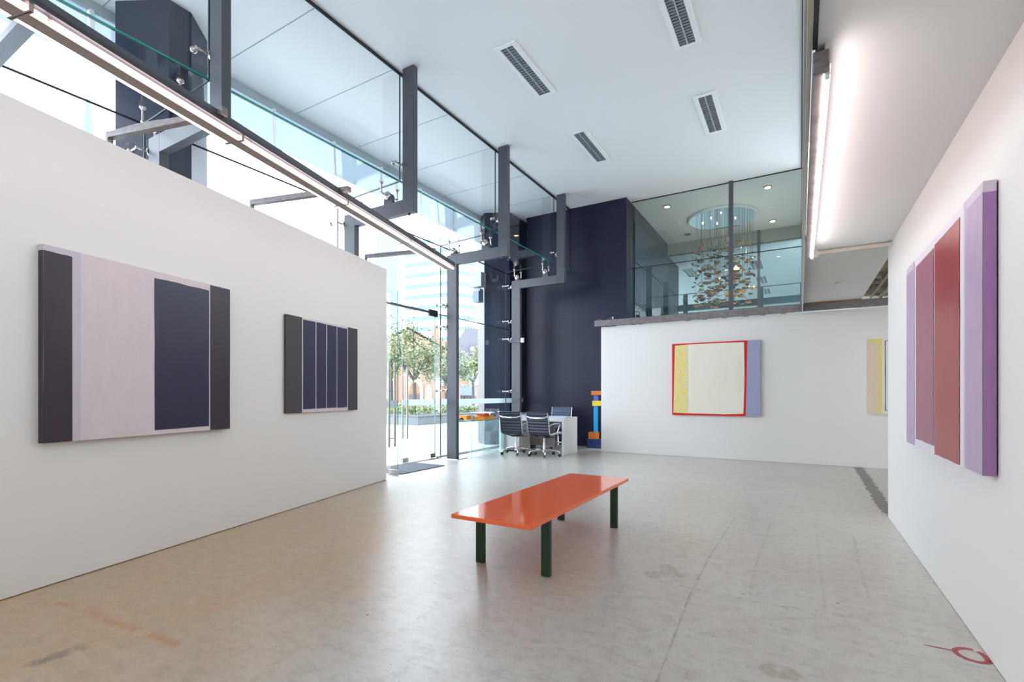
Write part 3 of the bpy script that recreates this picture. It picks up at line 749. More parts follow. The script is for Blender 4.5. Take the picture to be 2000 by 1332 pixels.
louvre_light(-1.355, -1.045, 7.51, 8.70, 'louvred ceiling light nearest the chandelier room glass')
louvre_light(-1.355, -1.045, 5.19, 6.375, 'louvred ceiling light cut by the top of the picture')

# ------------------------------------------------------------------ light rail above the left partition
t = empty('tube_light', LW(1.8, .76, 3.0), 'long lit twin tube light rail above the left partition', 'light')
part(box(-1.5, 4.62, .70, .865, 3.03, 3.052, tf=LW), 'rail', 'frame', t, bevel=.002)
part(box(-1.5, 4.62, .855, .865, 2.995+.03, 3.085, tf=LW), 'rail_flange', 'frame', t)
part(box(-1.5, 4.58, .737, .823, 2.985, 3.03, tf=LW), 'housing', 'batten', t, bevel=.003)
for k in range(5):
    s0 = -1.45+k*1.215
    mb = MB(LW); mb.tube([(s0, .842, 3.0), (s0+1.19, .842, 3.0)], .0135, 10); part(mb, 'lamp_tube', 'tube', t, smooth=50)
    s0 -= .08
    mb = MB(LW); mb.tube([(s0, .716, 3.0), (s0+1.19, .716, 3.0)], .0135, 10); part(mb, 'lamp_tube', 'tube', t, smooth=50)
    for s1 in (s0-.012, s0+1.195): part(box(s1, s1+.012, .70, .86, 2.984, 3.03, tf=LW), 'lamp_holder', 'batten', t)
for yy, lb in ((-1.0, 'added fill tube light, unseen behind the viewpoint, nearer one'), (-2.4, 'added fill tube light, unseen behind the viewpoint, by the rear wall')):  # unseen tubes added to light the faces turned towards the viewpoint
    t = empty('tube_light', (-1.8, yy, 3.2), lb, 'light')
    part(box(-4.0, .4, yy-.04, yy+.04, 3.23, 3.28), 'housing', 'batten_white', t)
    for k in range(3): mb = MB(); mb.tube([(-3.9+k*1.42, yy, 3.2), (-2.52+k*1.42, yy, 3.2)], .0135, 10); part(mb, 'lamp_tube', 'tube', t)
    for x in (-3.9, .3): mb = MB(); mb.cyl((x, yy, 3.28), (x, yy, ZC), .004, 6); part(mb, 'hanger_wire', 'steel', t)
AG = 'support arms of the light rail'
for s, o1, lb in ((.70, .90, 'square steel arm above the left part of the large painting'), (2.0, .95, 'square steel arm above the space between the two paintings'), (3.95, .87, 'square steel arm at the free end of the left partition')):
    mb = MB(LW)
    if s < 1:
        n = 12
        for k in range(n):
            o0 = -.15+(o1+.15)*k/n; o2 = -.15+(o1+.15)*(k+1)/n
            w = lambda o_: .007*math.sin(o_*9)
            mb.add([(s-.024, o0, 3.054), (s+.024, o0, 3.054), (s+.024, o2, 3.054), (s-.024, o2, 3.054), (s-.024, o0, 3.10+w(o0)), (s+.024, o0, 3.10+w(o0)), (s+.024, o2, 3.10+w(o2)), (s-.024, o2, 3.10+w(o2))],
                   [(0, 3, 2, 1), (4, 5, 6, 7)]+([(0, 1, 5, 4)] if k == 0 else [])+[(1, 2, 6, 5)]+([(2, 3, 7, 6)] if k == n-1 else [])+[(3, 0, 4, 7)])
    else: mb.box(s-.024, s+.024, -.15, o1, 3.054, 3.10)
    a = empty('rail_arm', LW(s, 0, 2.96), lb, 'bracket', AG)
    part(mb, 'arm', 'raw_steel', a)
    part(box(s-.02, s+.02, -.17, -.151, 2.6, 3.1, tf=LW), 'foot', 'raw_steel', a)
    mb = MB(LW); mb.cyl((s-.04, .80, 3.06), (s+.04, .80, 3.06), .014, 8); part(mb, 'clamp', 'steel', a)

# ------------------------------------------------------------------ paintings
def painting(tf, u0, u1, z0, z1, th, base, side, layers, name, label):
    """tf(u, depth, z); flat colour areas are thin coats on the face of one canvas"""
    cx = tf((u0+u1)/2, 0, (z0+z1)/2)
    t = empty(name, cx, label, 'painting')
    mb = MB(tf); mb.use(base).add([(u0, th, z0), (u1, th, z0), (u1, th, z1), (u0, th, z1)], [(0, 1, 2, 3)])
    # sides, banded where the paint wraps round
    for (za, zb, m_) in side[0]: mb.use(m_).add([(u0, .006, za), (u0, th, za), (u0, th, zb), (u0, .006, zb)], [(0, 1, 2, 3)])
    for (za, zb, m_) in side[1]: mb.use(m_).add([(u1, .006, za), (u1, th, za), (u1, th, zb), (u1, .006, zb)], [(0, 1, 2, 3)])
    mb.use(side[2]).add([(u0, .006, z0), (u1, .006, z0), (u1, th, z0), (u0, th, z0)], [(0, 1, 2, 3)])
    mb.use(side[3]).add([(u0, .006, z1), (u1, .006, z1), (u1, th, z1), (u0, th, z1)], [(0, 1, 2, 3)])
    for k, (m_, poly) in enumerate(layers):
        d = th+.0004*(k+1)
        mb.use(m_).add([(u, d, z) for u, z in poly], [tuple(range(len(poly)))])
    part(mb, 'canvas', None, t)
    part(MB(tf).box(u0+.012, u1-.012, 0.0006, .006, z0+.012, z1-.012), 'stretcher', 'canvas_back', t)
    return t
def R(a, b, c, d): return [(a, c), (b, c), (b, d), (a, d)]
rr = random.Random(3)
def wob(a, b, c, d, k=.003, n=5):
    """a rectangle with a slightly hand-drawn outline"""
    out = []
    for (p, q) in (((a, c), (b, c)), ((b, c), (b, d)), ((b, d), (a, d)), ((a, d), (a, c))):
        for i in range(n):
            f = i/n; out.append((p[0]+(q[0]-p[0])*f+rr.uniform(-k, k), p[1]+(q[1]-p[1])*f+rr.uniform(-k, k)))
    return out
painting(LW, .179, 1.54, .899, 2.122, .05, 'p_pinkwhite',
         ([(.899, 2.085, 'p_aubergine'), (2.085, 2.122, 'p_lilacgrey')], [(.899, 2.122, 'p_aubergine')], 'p_aubergine', 'p_pinkwhite'),
         [('p_lilacgrey', R(.179, .382, .899, 2.122)), ('p_aubergine', wob(.179, .334, .899, 2.084, .0012)), ('p_pinkwhite', R(.336, .35, .899, 2.1)),
          ('p_lilacgrey', R(.339, .382, .899, 2.121)),
          ('p_navy', wob(.869, 1.33, .932, 2.07, .0025)), ('p_aubergine', wob(1.343, 1.54, .899, 2.118, .001))],
         'painting', 'large painting with dark bars and a wide pinkish white field on the left partition')
painting(LW, 2.241, 3.463, 1.004, 2.016, .035, 'p_pinkwhite',
         ([(1.004, 2.016, 'p_charcoal')], [(1.004, 2.016, 'p_charcoal')], 'p_pinkwhite', 'p_pinkwhite'),
         [('p_charcoal', R(2.241, 2.469, 1.004, 2.016)), ('p_indigo', wob(2.483, 2.681, 1.04, 1.997, .002)), ('p_indigo', wob(2.692, 2.863, 1.042, 1.996, .002)),
          ('p_indigo', wob(2.876, 3.049, 1.044, 1.994, .002)), ('p_indigo', wob(3.058, 3.251, 1.043, 1.993, .002)), ('p_charcoal', R(3.266, 3.463, 1.004, 2.016))],
         'painting', 'smaller painting of five dark indigo and charcoal bars near the end of the left partition')
def RW(u, d, z): return (.74-d, u, z)
painting(RW, 2.895, 4.665, .843, 2.133, .05, 'p_whitelilac',
         ([(.843, 2.083, 'p_purple'), (2.083, 2.133, 'p_lavender_pale')], [(.843, 2.133, 'p_lavender')], 'p_lavender', 'p_lavender_pale'),
         [('p_lavender_pale', R(2.895, 3.19, .843, 2.133)), ('p_whitelilac', R(3.16, 3.24, .843, 2.133)), ('p_lavender_pale', R(3.155, 3.185, .843, 2.133)), ('p_lavender', wob(2.895, 3.142, .843, 2.088, .0015)),
          ('p_red', wob(3.252, 3.785, .845, 2.087, .002)), ('p_mauve', wob(3.805, 4.33, .892, 2.075, .003)),
          ('p_lavender_pale', R(4.39, 4.665, .843, 2.133)), ('p_lavender', wob(4.42, 4.665, .843, 2.085, .0015))],
         'painting', 'tall banded painting in oxide red, mauve and lavender on the right wall')
def BW(u, d, z): return (u, 9.8-d, z)
painting(BW, -2.141, -.61, .803, 2.172, .04, 'p_bright_red',
         ([(.803, 2.172, 'p_bright_red')], [(.803, 2.172, 'p_periwinkle')], 'p_bright_red', 'p_bright_red'),
         [('p_periwinkle', [(-.848, .803), (-.61, .803), (-.61, 2.172), (-.818, 2.172)]),
          ('p_yellow_edge', [(-2.117, .845), (-1.85, .835), (-1.85, 2.148), (-2.091, 2.139), (-2.10, 1.7)]),
          ('p_yellow_mottle', [(-2.110, .85), (-1.856, .842), (-1.856, 2.142), (-2.083, 2.13), (-2.092, 1.7)]),
          ('p_lilacgrey', R(-1.856, -1.844, .835, 2.147)),
          ('p_cream', [(-1.848, .838), (-1.2, .83), (-.886, .847), (-.872, 1.3), (-.869, 1.61), (-.877, 2.142), (-1.4, 2.15), (-1.848, 2.148)])],
         'painting', 'cream and yellow painting with a red border on the far wall')
painting(BW, .93, 2.25, .885, 2.093, .04, 'p_offwhite',
         ([(.885, 2.093, 'p_offwhite')], [(.885, 2.093, 'p_offwhite')], 'p_beige', 'p_offwhite'),
         [('p_lemon', wob(.934, 1.127, .885, 2.092, .001)), ('p_beige', wob(.934, 1.081, .885, 2.042, .001)),
          ('p_darkpurple', wob(1.165, 1.95, .935, 2.058, .002)), ('p_offwhite', wob(1.177, 1.94, .942, 2.05, .002)),
          ('p_orange', [(1.205, .972), (1.30, .972), (1.30, 2.01), (1.226, 2.005), (1.205, 1.7), (1.215, 1.4)])],
         'painting', 'beige and yellow painting half hidden behind the end of the right wall')

# ------------------------------------------------------------------ bench
t = empty('bench', (-1.707, 3.59, 0), 'low bench with glossy orange top and dark green legs', 'bench')
part(box(-2.008, -1.405, 2.61, 4.57, .374, .402), 'seat', 'bench_top', t, bevel=.003)
for x0, y0 in ((-2.0, 2.885), (-1.478, 2.885), (-2.0, 4.25), (-1.478, 4.25)):
    part(box(x0, x0+.066, y0, y0+.035, 0, .374), 'leg', 'bench_leg', t, bevel=.005)

# red marking on the floor
mb = MB()
def ribbon(pts, w):
    pts = [Vector((*p, 0)) for p in pts]; L = []; Rr = []
    for i, p in enumerate(pts):
        d = (pts[min(i+1, len(pts)-1)]-pts[max(i-1, 0)]).normalized(); n = Vector((-d.y, d.x, 0))
        ww = w[i] if isinstance(w, list) else w
        L.append(p+n*ww); Rr.append(p-n*ww)
    n = len(pts); vs = [(q.x, q.y, .0012) for q in L+Rr]
    mb.add(vs, [(i, i+1, n+i+1, n+i) for i in range(n-1)])
ribbon([(.509, 3.023), (.559, 3.022), (.612, 3.023)], [.002, .006, .005])
ribbon([(.698, 3.077), (.675, 3.079), (.648, 3.066), (.625, 3.038), (.623, 3.003), (.634, 2.976), (.656, 2.956), (.686, 2.949), (.713, 2.957), (.732, 2.971), (.7385, 2.975)], .011)
ribbon([(.712, 3.064), (.722, 3.054), (.728, 3.031), (.728, 2.992), (.727, 2.975)], .0105)
tag(mb.build('floor_marking', 'marking'), 'faded red letter C mark with a line painted on the concrete floor', 'marking')

# ------------------------------------------------------------------ desk, chairs and what stands there
t = empty('desk', (-4.74, 9.12, 0), 'white lacquered desk in front of the dark wall', 'desk')
DX0, DX1, DY0, DY1 = -5.5, -3.985, 8.80, 9.44
part(box(DX0, DX1, DY0, DY1, .655, .735), 'desktop', 'desk', t, bevel=.003)
part(box(DX1-.06, DX1-.001, DY0+.001, DY1-.001, 0, .655), 'side_panel', 'desk', t, bevel=.003)
part(box(DX0+.001, DX0+.06, DY0+.001, DY1-.001, 0, .655), 'side_panel', 'desk', t, bevel=.003)
ped = part(box(DX0+.06, DX0+.42, DY0+.12, DY1-.02, .03, .65), 'drawer_pedestal', 'desk', t, bevel=.003)
part(box(DX0+.42, DX1-.5, DY1-.04, DY1-.02, .1, .65), 'modesty_panel', P('warm_grey_panel', (150, 138, 134), .5), t)

def make_chair(name, label, lm):
    t = empty(name, (0, 0, 0), label, 'chair', 'swivel chairs at the desk')
    prof = [(.25, .435), (.22, .452), (.12, .452), (.0, .443), (-.12, .435), (-.185, .44), (-.215, .47), (-.23, .53), (-.24, .62), (-.262, .72), (-.295, .82), (-.312, .862)]
    # resample
    fine = []
    for i in range(len(prof)-1):
        for k in range(10):
            f = k/10; p_ = [prof[max(0, min(len(prof)-1, i+j))] for j in (-1, 0, 1, 2)]
            def cr(a, b, c, d): return .5*((2*b)+(-a+c)*f+(2*a-5*b+4*c-d)*f*f+(-a+3*b-3*c+d)*f**3)
            fine.append((cr(*[q[0] for q in p_]), cr(*[q[1] for q in p_])))
    fine.append(prof[-1])
    N = len(fine); acc = [0]
    for a, b in zip(fine, fine[1:]): acc.append(acc[-1]+math.hypot(b[0]-a[0], b[1]-a[1]))
    def nrm(i):
        a = fine[max(0, i-1)]; b = fine[min(N-1, i+1)]; d = Vector((b[0]-a[0], b[1]-a[1])).normalized(); return Vector((-d.y, d.x))
    pitch = .058
    def sling(i0, i1, nm):
        mb = MB(); W = .215; up = []; lo = []
        for i in range(i0, i1+1):
            th = .006+.015*abs(math.sin(PI*acc[i]/pitch))**.6
            n = nrm(i); y, z = fine[i]
            up.append([(x, y-n.x*th, z-n.y*th) for x in (-W, -W*.5, 0, W*.5, W)])
            lo.append([(x, y+n.x*th, z+n.y*th) for x in (-W, -W*.5, 0, W*.5, W)])
        mb.grid(up); mb.grid([r_[::-1] for r_ in lo])
        for X in (0, -1):
            a = [r_[X] for r_ in up]; b = [r_[X] for r_ in lo]
            mb.grid([a, b])
        mb.grid([up[0], lo[0]]); mb.grid([up[-1], lo[-1]])
        return part(mb, nm, lm, t, smooth=50)
    cut = 50
    sling(0, cut, 'seat'); sling(cut, N-1, 'backrest')
    for sx in (-1, 1):
        mb = MB(); mb.tube([(sx*.233, y, z) for y, z in fine[::4]], .017, 8, flat=(.8, 1.25)); part(mb, 'side_frame', 'chrome', t, smooth=60)
        mb = MB(); mb.tube([(sx*.232, -.222, .60), (sx*.262, -.19, .625), (sx*.28, -.1, .64), (sx*.285, .06, .64), (sx*.284, .10, .62), (sx*.272, .085, .54), (sx*.25, .05, .45), (sx*.232, .02, .44)], .011, 8); part(mb, 'armrest', 'chrome', t, smooth=60)
    mb = MB(); mb.tube([(-.225, -.283, .775), (-.15, -.305, .752), (0, -.315, .745), (.15, -.305, .752), (.225, -.283, .775)], .011, 8, flat=(1, 1.5)); part(mb, 'back_stretcher', 'chrome', t, smooth=60)
    mb = MB(); mb.tube([(-.225, -.12, .425), (-.12, -.06, .385), (0, -.02, .375), (.12, -.06, .385), (.225, -.12, .425)], .014, 8); mb.box(-.07, .07, -.1, .1, .355, .39); mb.tube([(.06, 0, .37), (.2, 0, .365), (.24, 0, .37)], .008, 6)
    part(mb, 'seat_mechanism', 'chair_under', t, smooth=40)
    mb = MB(); mb.lathe((0, 0, .36), (0, 0, -1), [(.018, 0), (.018, .11), (.027, .11), (.03, .25), (.036, .28)], 14); part(mb, 'column', 'chrome', t, smooth=40)
    for k in range(5):
        a = math.radians(14+72*k); c, s = math.cos(a), math.sin(a)
        mb = MB(); mb.tube([(c*.02, s*.02, .12), (c*.12, s*.12, .125), (c*.25, s*.25, .108), (c*.3, s*.3, .09), (c*.305, s*.305, .055)], [.022, .018, .014, .013, .011], 8); bl = part(mb, 'base_leg', 'chrome', t, smooth=60)
        mb = MB(); px_, py_ = c*.305+s*.012, s*.305-c*.012
        for q in (-.014, .014): mb.lathe((px_-s*q-s*.007, py_+c*q+c*.007-0, .028), (s, -c, 0), [(.02, 0), (.028, .003), (.028, .011), (.02, .014)], 14)
        mb.box(c*.305-.009, c*.305+.009, s*.305-.009, s*.305+.009, .03, .058)
        part(mb, 'caster', 'black', bl, smooth=40)
    return t
c1 = make_chair('office_chair', 'navy ribbed swivel chair on the left, back to the viewer at the white desk', 'leather')
c1.location = (-4.915, 8.52, 0); c1.rotation_euler = (0, 0, math.radians(4))
copy_tree(c1, (-4.28, 8.51, 0), math.radians(-3), 'navy ribbed swivel chair near the right end of the white desk, back to the viewer')
c3 = make_chair('office_chair', 'slate blue ribbed swivel chair behind the white desk', 'leather_blue')
c3.location = (-4.66, 9.92, 0); c3.rotation_euler = (0, 0, math.radians(186)); c3.scale = (1, 1, 1.05)

def stack(items, name, m=None): pass
def book(x0, x1, y0, y1, z0, z1, cover, label, group=None, rz=0):
    cx, cy = (x0+x1)/2, (y0+y1)/2
    t = empty('book', (cx, cy, z0), label, 'book', group)
    part(MB().box(x0, x1, y0, y1, z0, z0+.003).box(x0, x1, y0, y1, z1-.003, z1).box(x1-.004, x1, y0, y1, z0+.003, z1-.003).box(x0, x1-.004, y0, y0+.003, z0+.003, z1-.003), 'cover', cover, t)
    part(box(x0+.003, x1-.004, y0+.004, y1-.004, z0+.003, z1-.003), 'pages', 'paper', t)
    t.rotation_euler = (0, 0, rz); return t
G = 'books stacked on the white desk'
book(-5.22, -4.98, 9.0, 9.28, .736, .762, 'paper_blue', 'pale blue book at the bottom of the stack on the white desk', G)
book(-5.21, -4.99, 9.01, 9.27, .763, .785, 'stone', 'cream book in the middle of the stack on the white desk', G, .06)
book(-5.23, -5.0, 9.0, 9.26, .786, .806, 'leather_blue', 'blue book on top of the stack on the white desk', G, -.05)
mb = MB()
for k in range(4): mb.box(-4.44+.01*k, -4.08+.012*k, 9.02+.01*k, 9.24+.008*k, .736+.004*k, .739+.004*k)
tag(mb.build('paper_stack', 'paper_blue'), 'loose pale papers at the right end of the white desk', 'papers')
mb = MB(); mb.box(-5.3, -4.98, 8.86, 8.98, .736, .746)
tag(mb.build('paper_tray', 'paper_blue', bevel=.003), 'flat pale tray behind the left navy chair on the white desk', 'tray')
mb = MB()
mb.use('black').lathe((-5.18, 9.64, 0), (0, 0, 1), [(.10, 0), (.115, .1), (.13, .33), (.135, .34), (.12, .335)], 24)
tag(mb.build('waste_bin', None, smooth=40), 'black waste bin under the white desk', 'bin')
mb = MB(); mb.use('white_plastic').lathe((-5.43, 9.66, 0), (0, 0, 1), [(.08, 0), (.085, .02), (.085, .30), (.08, .31)], 24)
tag(mb.build('canister', None, smooth=40), 'white cylinder beside the black waste bin under the desk', 'bin')

# glass display table by the window
TX0, TX1, TY0, TY1, TZ = -5.84, -5.31, 7.52, 8.72, .70
t = empty('glass_table', (-5.58, 8.1, 0), 'low clear glass table with teal edges beside the window', 'table')
def gpan(x0, x1, y0, y1, z0, z1, nm):
    mb = MB(); vs = [(x0, y0, z0), (x1, y0, z0), (x1, y1, z0), (x0, y1, z0), (x0, y0, z1), (x1, y0, z1), (x1, y1, z1), (x0, y1, z1)]
    fs = [(0, 3, 2, 1), (4, 5, 6, 7), (0, 1, 5, 4), (1, 2, 6, 5), (2, 3, 7, 6), (3, 0, 4, 7)]
    for f in fs:
        p_ = [Vector(vs[i]) for i in f]; A = (p_[1]-p_[0]).cross(p_[2]-p_[0]).length
        mb.use('glass_table' if A > .1 else 'edge_pale').add(vs, [f])
    part(mb, nm, None, t)
mb = MB(); vs = [(TX0, TY0, TZ-.012), (TX1, TY0, TZ-.012), (TX1, TY1, TZ-.012), (TX0, TY1, TZ-.012), (TX0, TY0, TZ), (TX1, TY0, TZ), (TX1, TY1, TZ), (TX0, TY1, TZ)]
mb.use('glass_table').add(vs, [(0, 3, 2, 1), (4, 5, 6, 7)]); mb.use('edge').add(vs, [(0, 1, 5, 4), (1, 2, 6, 5), (2, 3, 7, 6), (3, 0, 4, 7)]); part(mb, 'tabletop', None, t)
gpan(TX0, TX1, TY0, TY0+.012, 0, TZ-.012, 'end_panel'); gpan(TX0, TX1, TY1-.012, TY1, 0, TZ-.012, 'end_panel'); gpan(TX1-.012, TX1, TY0+.012, TY1-.012, 0, TZ-.012, 'front_panel')
part(box(TX0+.01, TX1-.18, TY0+.02, TY0+.34, TZ, TZ+.004), 'paper_mat', 'paper', t)
G = 'orange books on the glass table'
book(-5.78, -5.58, 7.74, 7.95, TZ+.004, TZ+.085, 'orange_book', 'thick orange book on the glass table next to the steel frame', G)
book(-5.62, -5.34, 8.0, 8.17, TZ+.001, TZ+.05, 'orange_book', 'orange book under the open white book, nearer one', G)
book(-5.66, -5.36, 8.19, 8.40, TZ+.001, TZ+.06, 'orange_book', 'orange book under the open white book, farther one', G)
t = empty('open_book', (-5.5, 8.2, TZ+.06), 'open white book lying on the orange books', 'book')
mb = MB(); rows = []
for i in range(13):
    u = -1+2*i/12; h = .05*(1-abs(u))**.5*(.3 if abs(u) < .02 else 1)+.012+.055*abs(u)
    rows.append([(-5.66, 8.2+u*.2, TZ+.062+h), (-5.34, 8.2+u*.2, TZ+.062+h)])
mb.grid(rows); mb.grid([[(a[0], a[1], a[2]-.018) for a in r_] for r_ in rows]); mb.grid([[r_[0], (r_[0][0], r_[0][1], r_[0][2]-.018)] for r_ in rows]); mb.grid([[r_[1], (r_[1][0], r_[1][1], r_[1][2]-.018)] for r_ in rows])
part(mb, 'pages', 'paper', t, smooth=40)
mb = MB(); mb.grid([[(a[0], a[1], a[2]-.021) for a in r_] for r_ in rows]); mb.grid([[(a[0], a[1], a[2]-.025) for a in r_] for r_ in rows]); part(mb, 'cover', 'red_orange', t)
def black_art():
    tt = NT('black_and_grey_print'); v = tt.coord(); n = tt.noise(v, 14, 5, .6)
    tt.bsdf(i_Base_Color=tt.mix(tt.ramp(n, .5, .62), lin((18, 18, 22)), lin((104, 110, 122))), i_Roughness=.3); return tt.m
t = empty('album', (-5.55, 8.55, TZ), 'open black album propped up on a grey slab on the glass table', 'album')
mb = MB(); mb.obox((-5.55, 8.60, TZ+.115), (.17, .0, 0), (0, .02, .085), (0, .004, -.001)); part(mb, 'cover', black_art(), t)
part(box(-5.74, -5.34, 8.44, 8.66, TZ+.001, TZ+.028), 'slab', P('grey_slab', (160, 160, 162), .5), t, bevel=.003)
mb = MB(); mb.box(-5.52, -5.45, 7.80, 7.83, TZ, TZ+.085)
tag(mb.build('card_holder', P('grey_card_holder', (150, 152, 160), .4), bevel=.003), 'small grey card holder standing between the orange books', 'card holder')
mb = MB(); mb.use('black').box(-5.78, -5.58, 7.60, 7.66, TZ+.004, TZ+.03); mb.lathe((-5.62, 7.63, TZ+.03), (0, 0, 1), [(.03, 0), (.03, .015), (.02, .02)], 12); mb.lathe((-5.72, 7.63, TZ+.03), (0, 0, 1), [(.026, 0), (.026, .012), (.018, .018)], 12)
tag(mb.build('stapler', None, bevel=.003), 'small black desk item on the glass table beside the steel frame', 'desk item')

# stacked block sculpture
t = empty('sculpture', (-3.98, 10.35, 0), 'tower of stacked coloured blocks partly hidden by the far wall', 'sculpture')
part(box(-4.115, -3.80, 10.30, 10.54, 0, .20), 'block', 'blk_navy', t, bevel=.003)
part(box(-4.095, -3.90, 10.33, 10.50, .20, .353), 'block', 'blk_orange', t, bevel=.003)
part(box(-3.985, -3.915, 10.37, 10.46, .353, .94), 'block', 'blk_sky', t, bevel=.003)
part(box(-4.006, -3.83, 10.34, 10.48, .94, 1.052), 'block', 'blk_yellow', t, bevel=.003)
part(box(-3.985, -3.90, 10.37, 10.46, 1.052, 1.184), 'block', 'blk_purple', t, bevel=.003)
part(box(-4.027, -3.78, 10.33, 10.49, 1.184, 1.275), 'block', 'blk_orange', t, bevel=.003)

# ------------------------------------------------------------------ outside
struct(MB().box(-160, -5.9, -80, 160, -.3, -.004), 'ground', 'pave', 'pale paved plaza outside the glass front', 'paving')
mb = MB()
for k in range(16): mb.box(-40, -7.2, 2+k*1.4, 2.012+k*1.4, -.004, -.002)
for k in range(10): mb.box(-7.9-k*2.2, -7.888-k*2.2, 2, 24, -.004, -.002)
struct(mb, 'trim_11', 'pave_joint', 'fine joints in the plaza paving', 'paving')
mb = MB(); mb.box(-6.78, XU-.03, -3.2, 14, ZC, ZC+.12)
o = struct(mb, 'trim_12', 'soffit', 'white panelled soffit outside the upper glass', 'soffit')
mb = MB()
for y in (-1.2, 0, 1.2, 2.4, 3.62, 4.84, 6.05, 7.26, 8.5, 9.7): mb.box(-6.78, XU-.05, y, y+.012, ZC-.002, ZC)
part(mb, 'panel_joint', 'soffit_joint', o)
part(MB().box(-6.80, -6.74, -3.2, 14, ZC-.10, ZC-.001), 'edge_channel', P('soffit_edge_grey', (166, 178, 184), .5), o)
mb = MB()
for k in range(10):
    y0 = .13+k*1.09
    mb.box(-6.79, -6.775, y0+.02, y0+1.06, 4.90, ZC-.10)
part(mb, 'fascia_panel', 'frosted', o)
mb = MB()
for k in range(10):
    y0 = .13+k*1.09
    mb.box(-6.80, -6.74, y0-.02, y0+.02, 4.88, ZC-.1)
part(mb, 'fascia_post', 'tower_white', o)
# dark clad piers
mb = MB(); mb.prism([(-6.525, 2.44), (-5.985, 2.73), (-5.985, 2.96), (-6.3, 3.3), (-6.94, 2.80)], 0, ZC-.002)
o = struct(mb, 'pillar_1', 'granite', 'blue black clad pier outside above the near end of the partition', 'pillar', bevel=.003)
mb = MB(); mb.prism([(-6.525, 9.79), (-5.985, 10.06), (-5.985, 12), (-6.9, 12), (-6.94, 10.14)], 0, ZC-.002)
o = struct(mb, 'pillar_2', 'granite', 'blue black clad pier outside beside the last steel frame', 'pillar')
mb = MB(); mb.extr([(-6.965, 10.15, 0), (-6.53, 9.785, 0), (-6.53, 9.785, 5.5), (-6.965, 10.15, 5.5)], (0, 0, 0), (.012, .012, 0)); part(mb, 'cladding', 'pier_metal', o)
t = empty('blade_sign', (-6.75, 9.93, 3.6), 'small projecting sign with white lettering on the outside dark pier', 'sign')
dv = Vector((-.765, .643, 0))
part(box(-6.74, -6.57, 9.60, 9.80, 3.40, 3.72), 'panel', P('sign_blue_grey', (120, 140, 158), .4), t)
part(box(-6.80, -6.50, 9.60, 9.80, 3.76, 4.10), 'light_box', P('sign_white_box', (170, 174, 178), .4), t)
cu = bpy.data.curves.new('lettering', 'FONT'); cu.body = 'Bmct'; cu.size = .10; cu.extrude = .002; cu.align_x = 'CENTER'
to = bpy.data.objects.new('lettering_source', cu); COL.objects.link(to); bpy.context.view_layer.update()
me = bpy.data.meshes.new_from_object(to.evaluated_get(bpy.context.evaluated_depsgraph_get())); bpy.data.objects.remove(to)
me.materials.clear(); me.materials.append(M['white_plastic'])
to = bpy.data.objects.new('lettering', me); COL.objects.link(to); to.parent = t
to.location = Vector((-6.63, 9.596, 3.65))-Vector((-6.75, 9.93, 3.6)); to.rotation_euler = (PI/2, 0, 0)

# planter and hedge
t = empty('planter', (-15, 17, 0), 'long low grey stone planter on the plaza', 'planter')
part(MB().box(-20, -12.66, 14.38, 22, -.01, .33), 'wall', 'planter', t, bevel=.01)
part(MB().box(-20.03, -12.62, 14.35, 22.02, .33, .38), 'coping', 'planter', t, bevel=.01)
mb = MB()
for k in range(6): mb.box(-14-k*1.2, -13.98-k*1.2, 14.365, 14.38, 0, .33); mb.box(-12.66, -12.645, 15.4+k*1.1, 15.42+k*1.1, 0, .33)
part(mb, 'joint', 'pave_joint', t)
def leafcloud(mb, pts, L, rng, flat=.5):
    for p in pts:
        a = Vector((rng.gauss(0, 1), rng.gauss(0, 1), rng.gauss(0, 1)*flat)).normalized(); b = a.cross(Vector((rng.random()-.5, rng.random()-.5, 1))).normalized()
        l = L*rng.uniform(.7, 1.3); w = l*.42; p = Vector(p)
        mb.add([p-a*l, p-a*l*.2+b*w, p+a*l, p-a*l*.2-b*w], [(0, 1, 2, 3)])
rng = random.Random(5)
mb = MB()
pts = []
for k in range(3600):
    u = rng.random(); x = -19.5+6.6*u; y = 14.6+rng.random()**1.6*4.5
    pts.append((x, y, .42+rng.random()**1.3*(.30+.12*math.sin(x*2.1)+.1*math.sin(y*3))))
for k in range(900):
    y = 17+rng.random()*4.5; pts.append((-12.85-rng.random()*.9, y, .42+rng.random()*.22))
leafcloud(mb, pts, .075, rng, .9)
tag(mb.build('hedge', 'hedge'), 'low green planting filling the stone planter', 'hedge', kind='stuff')

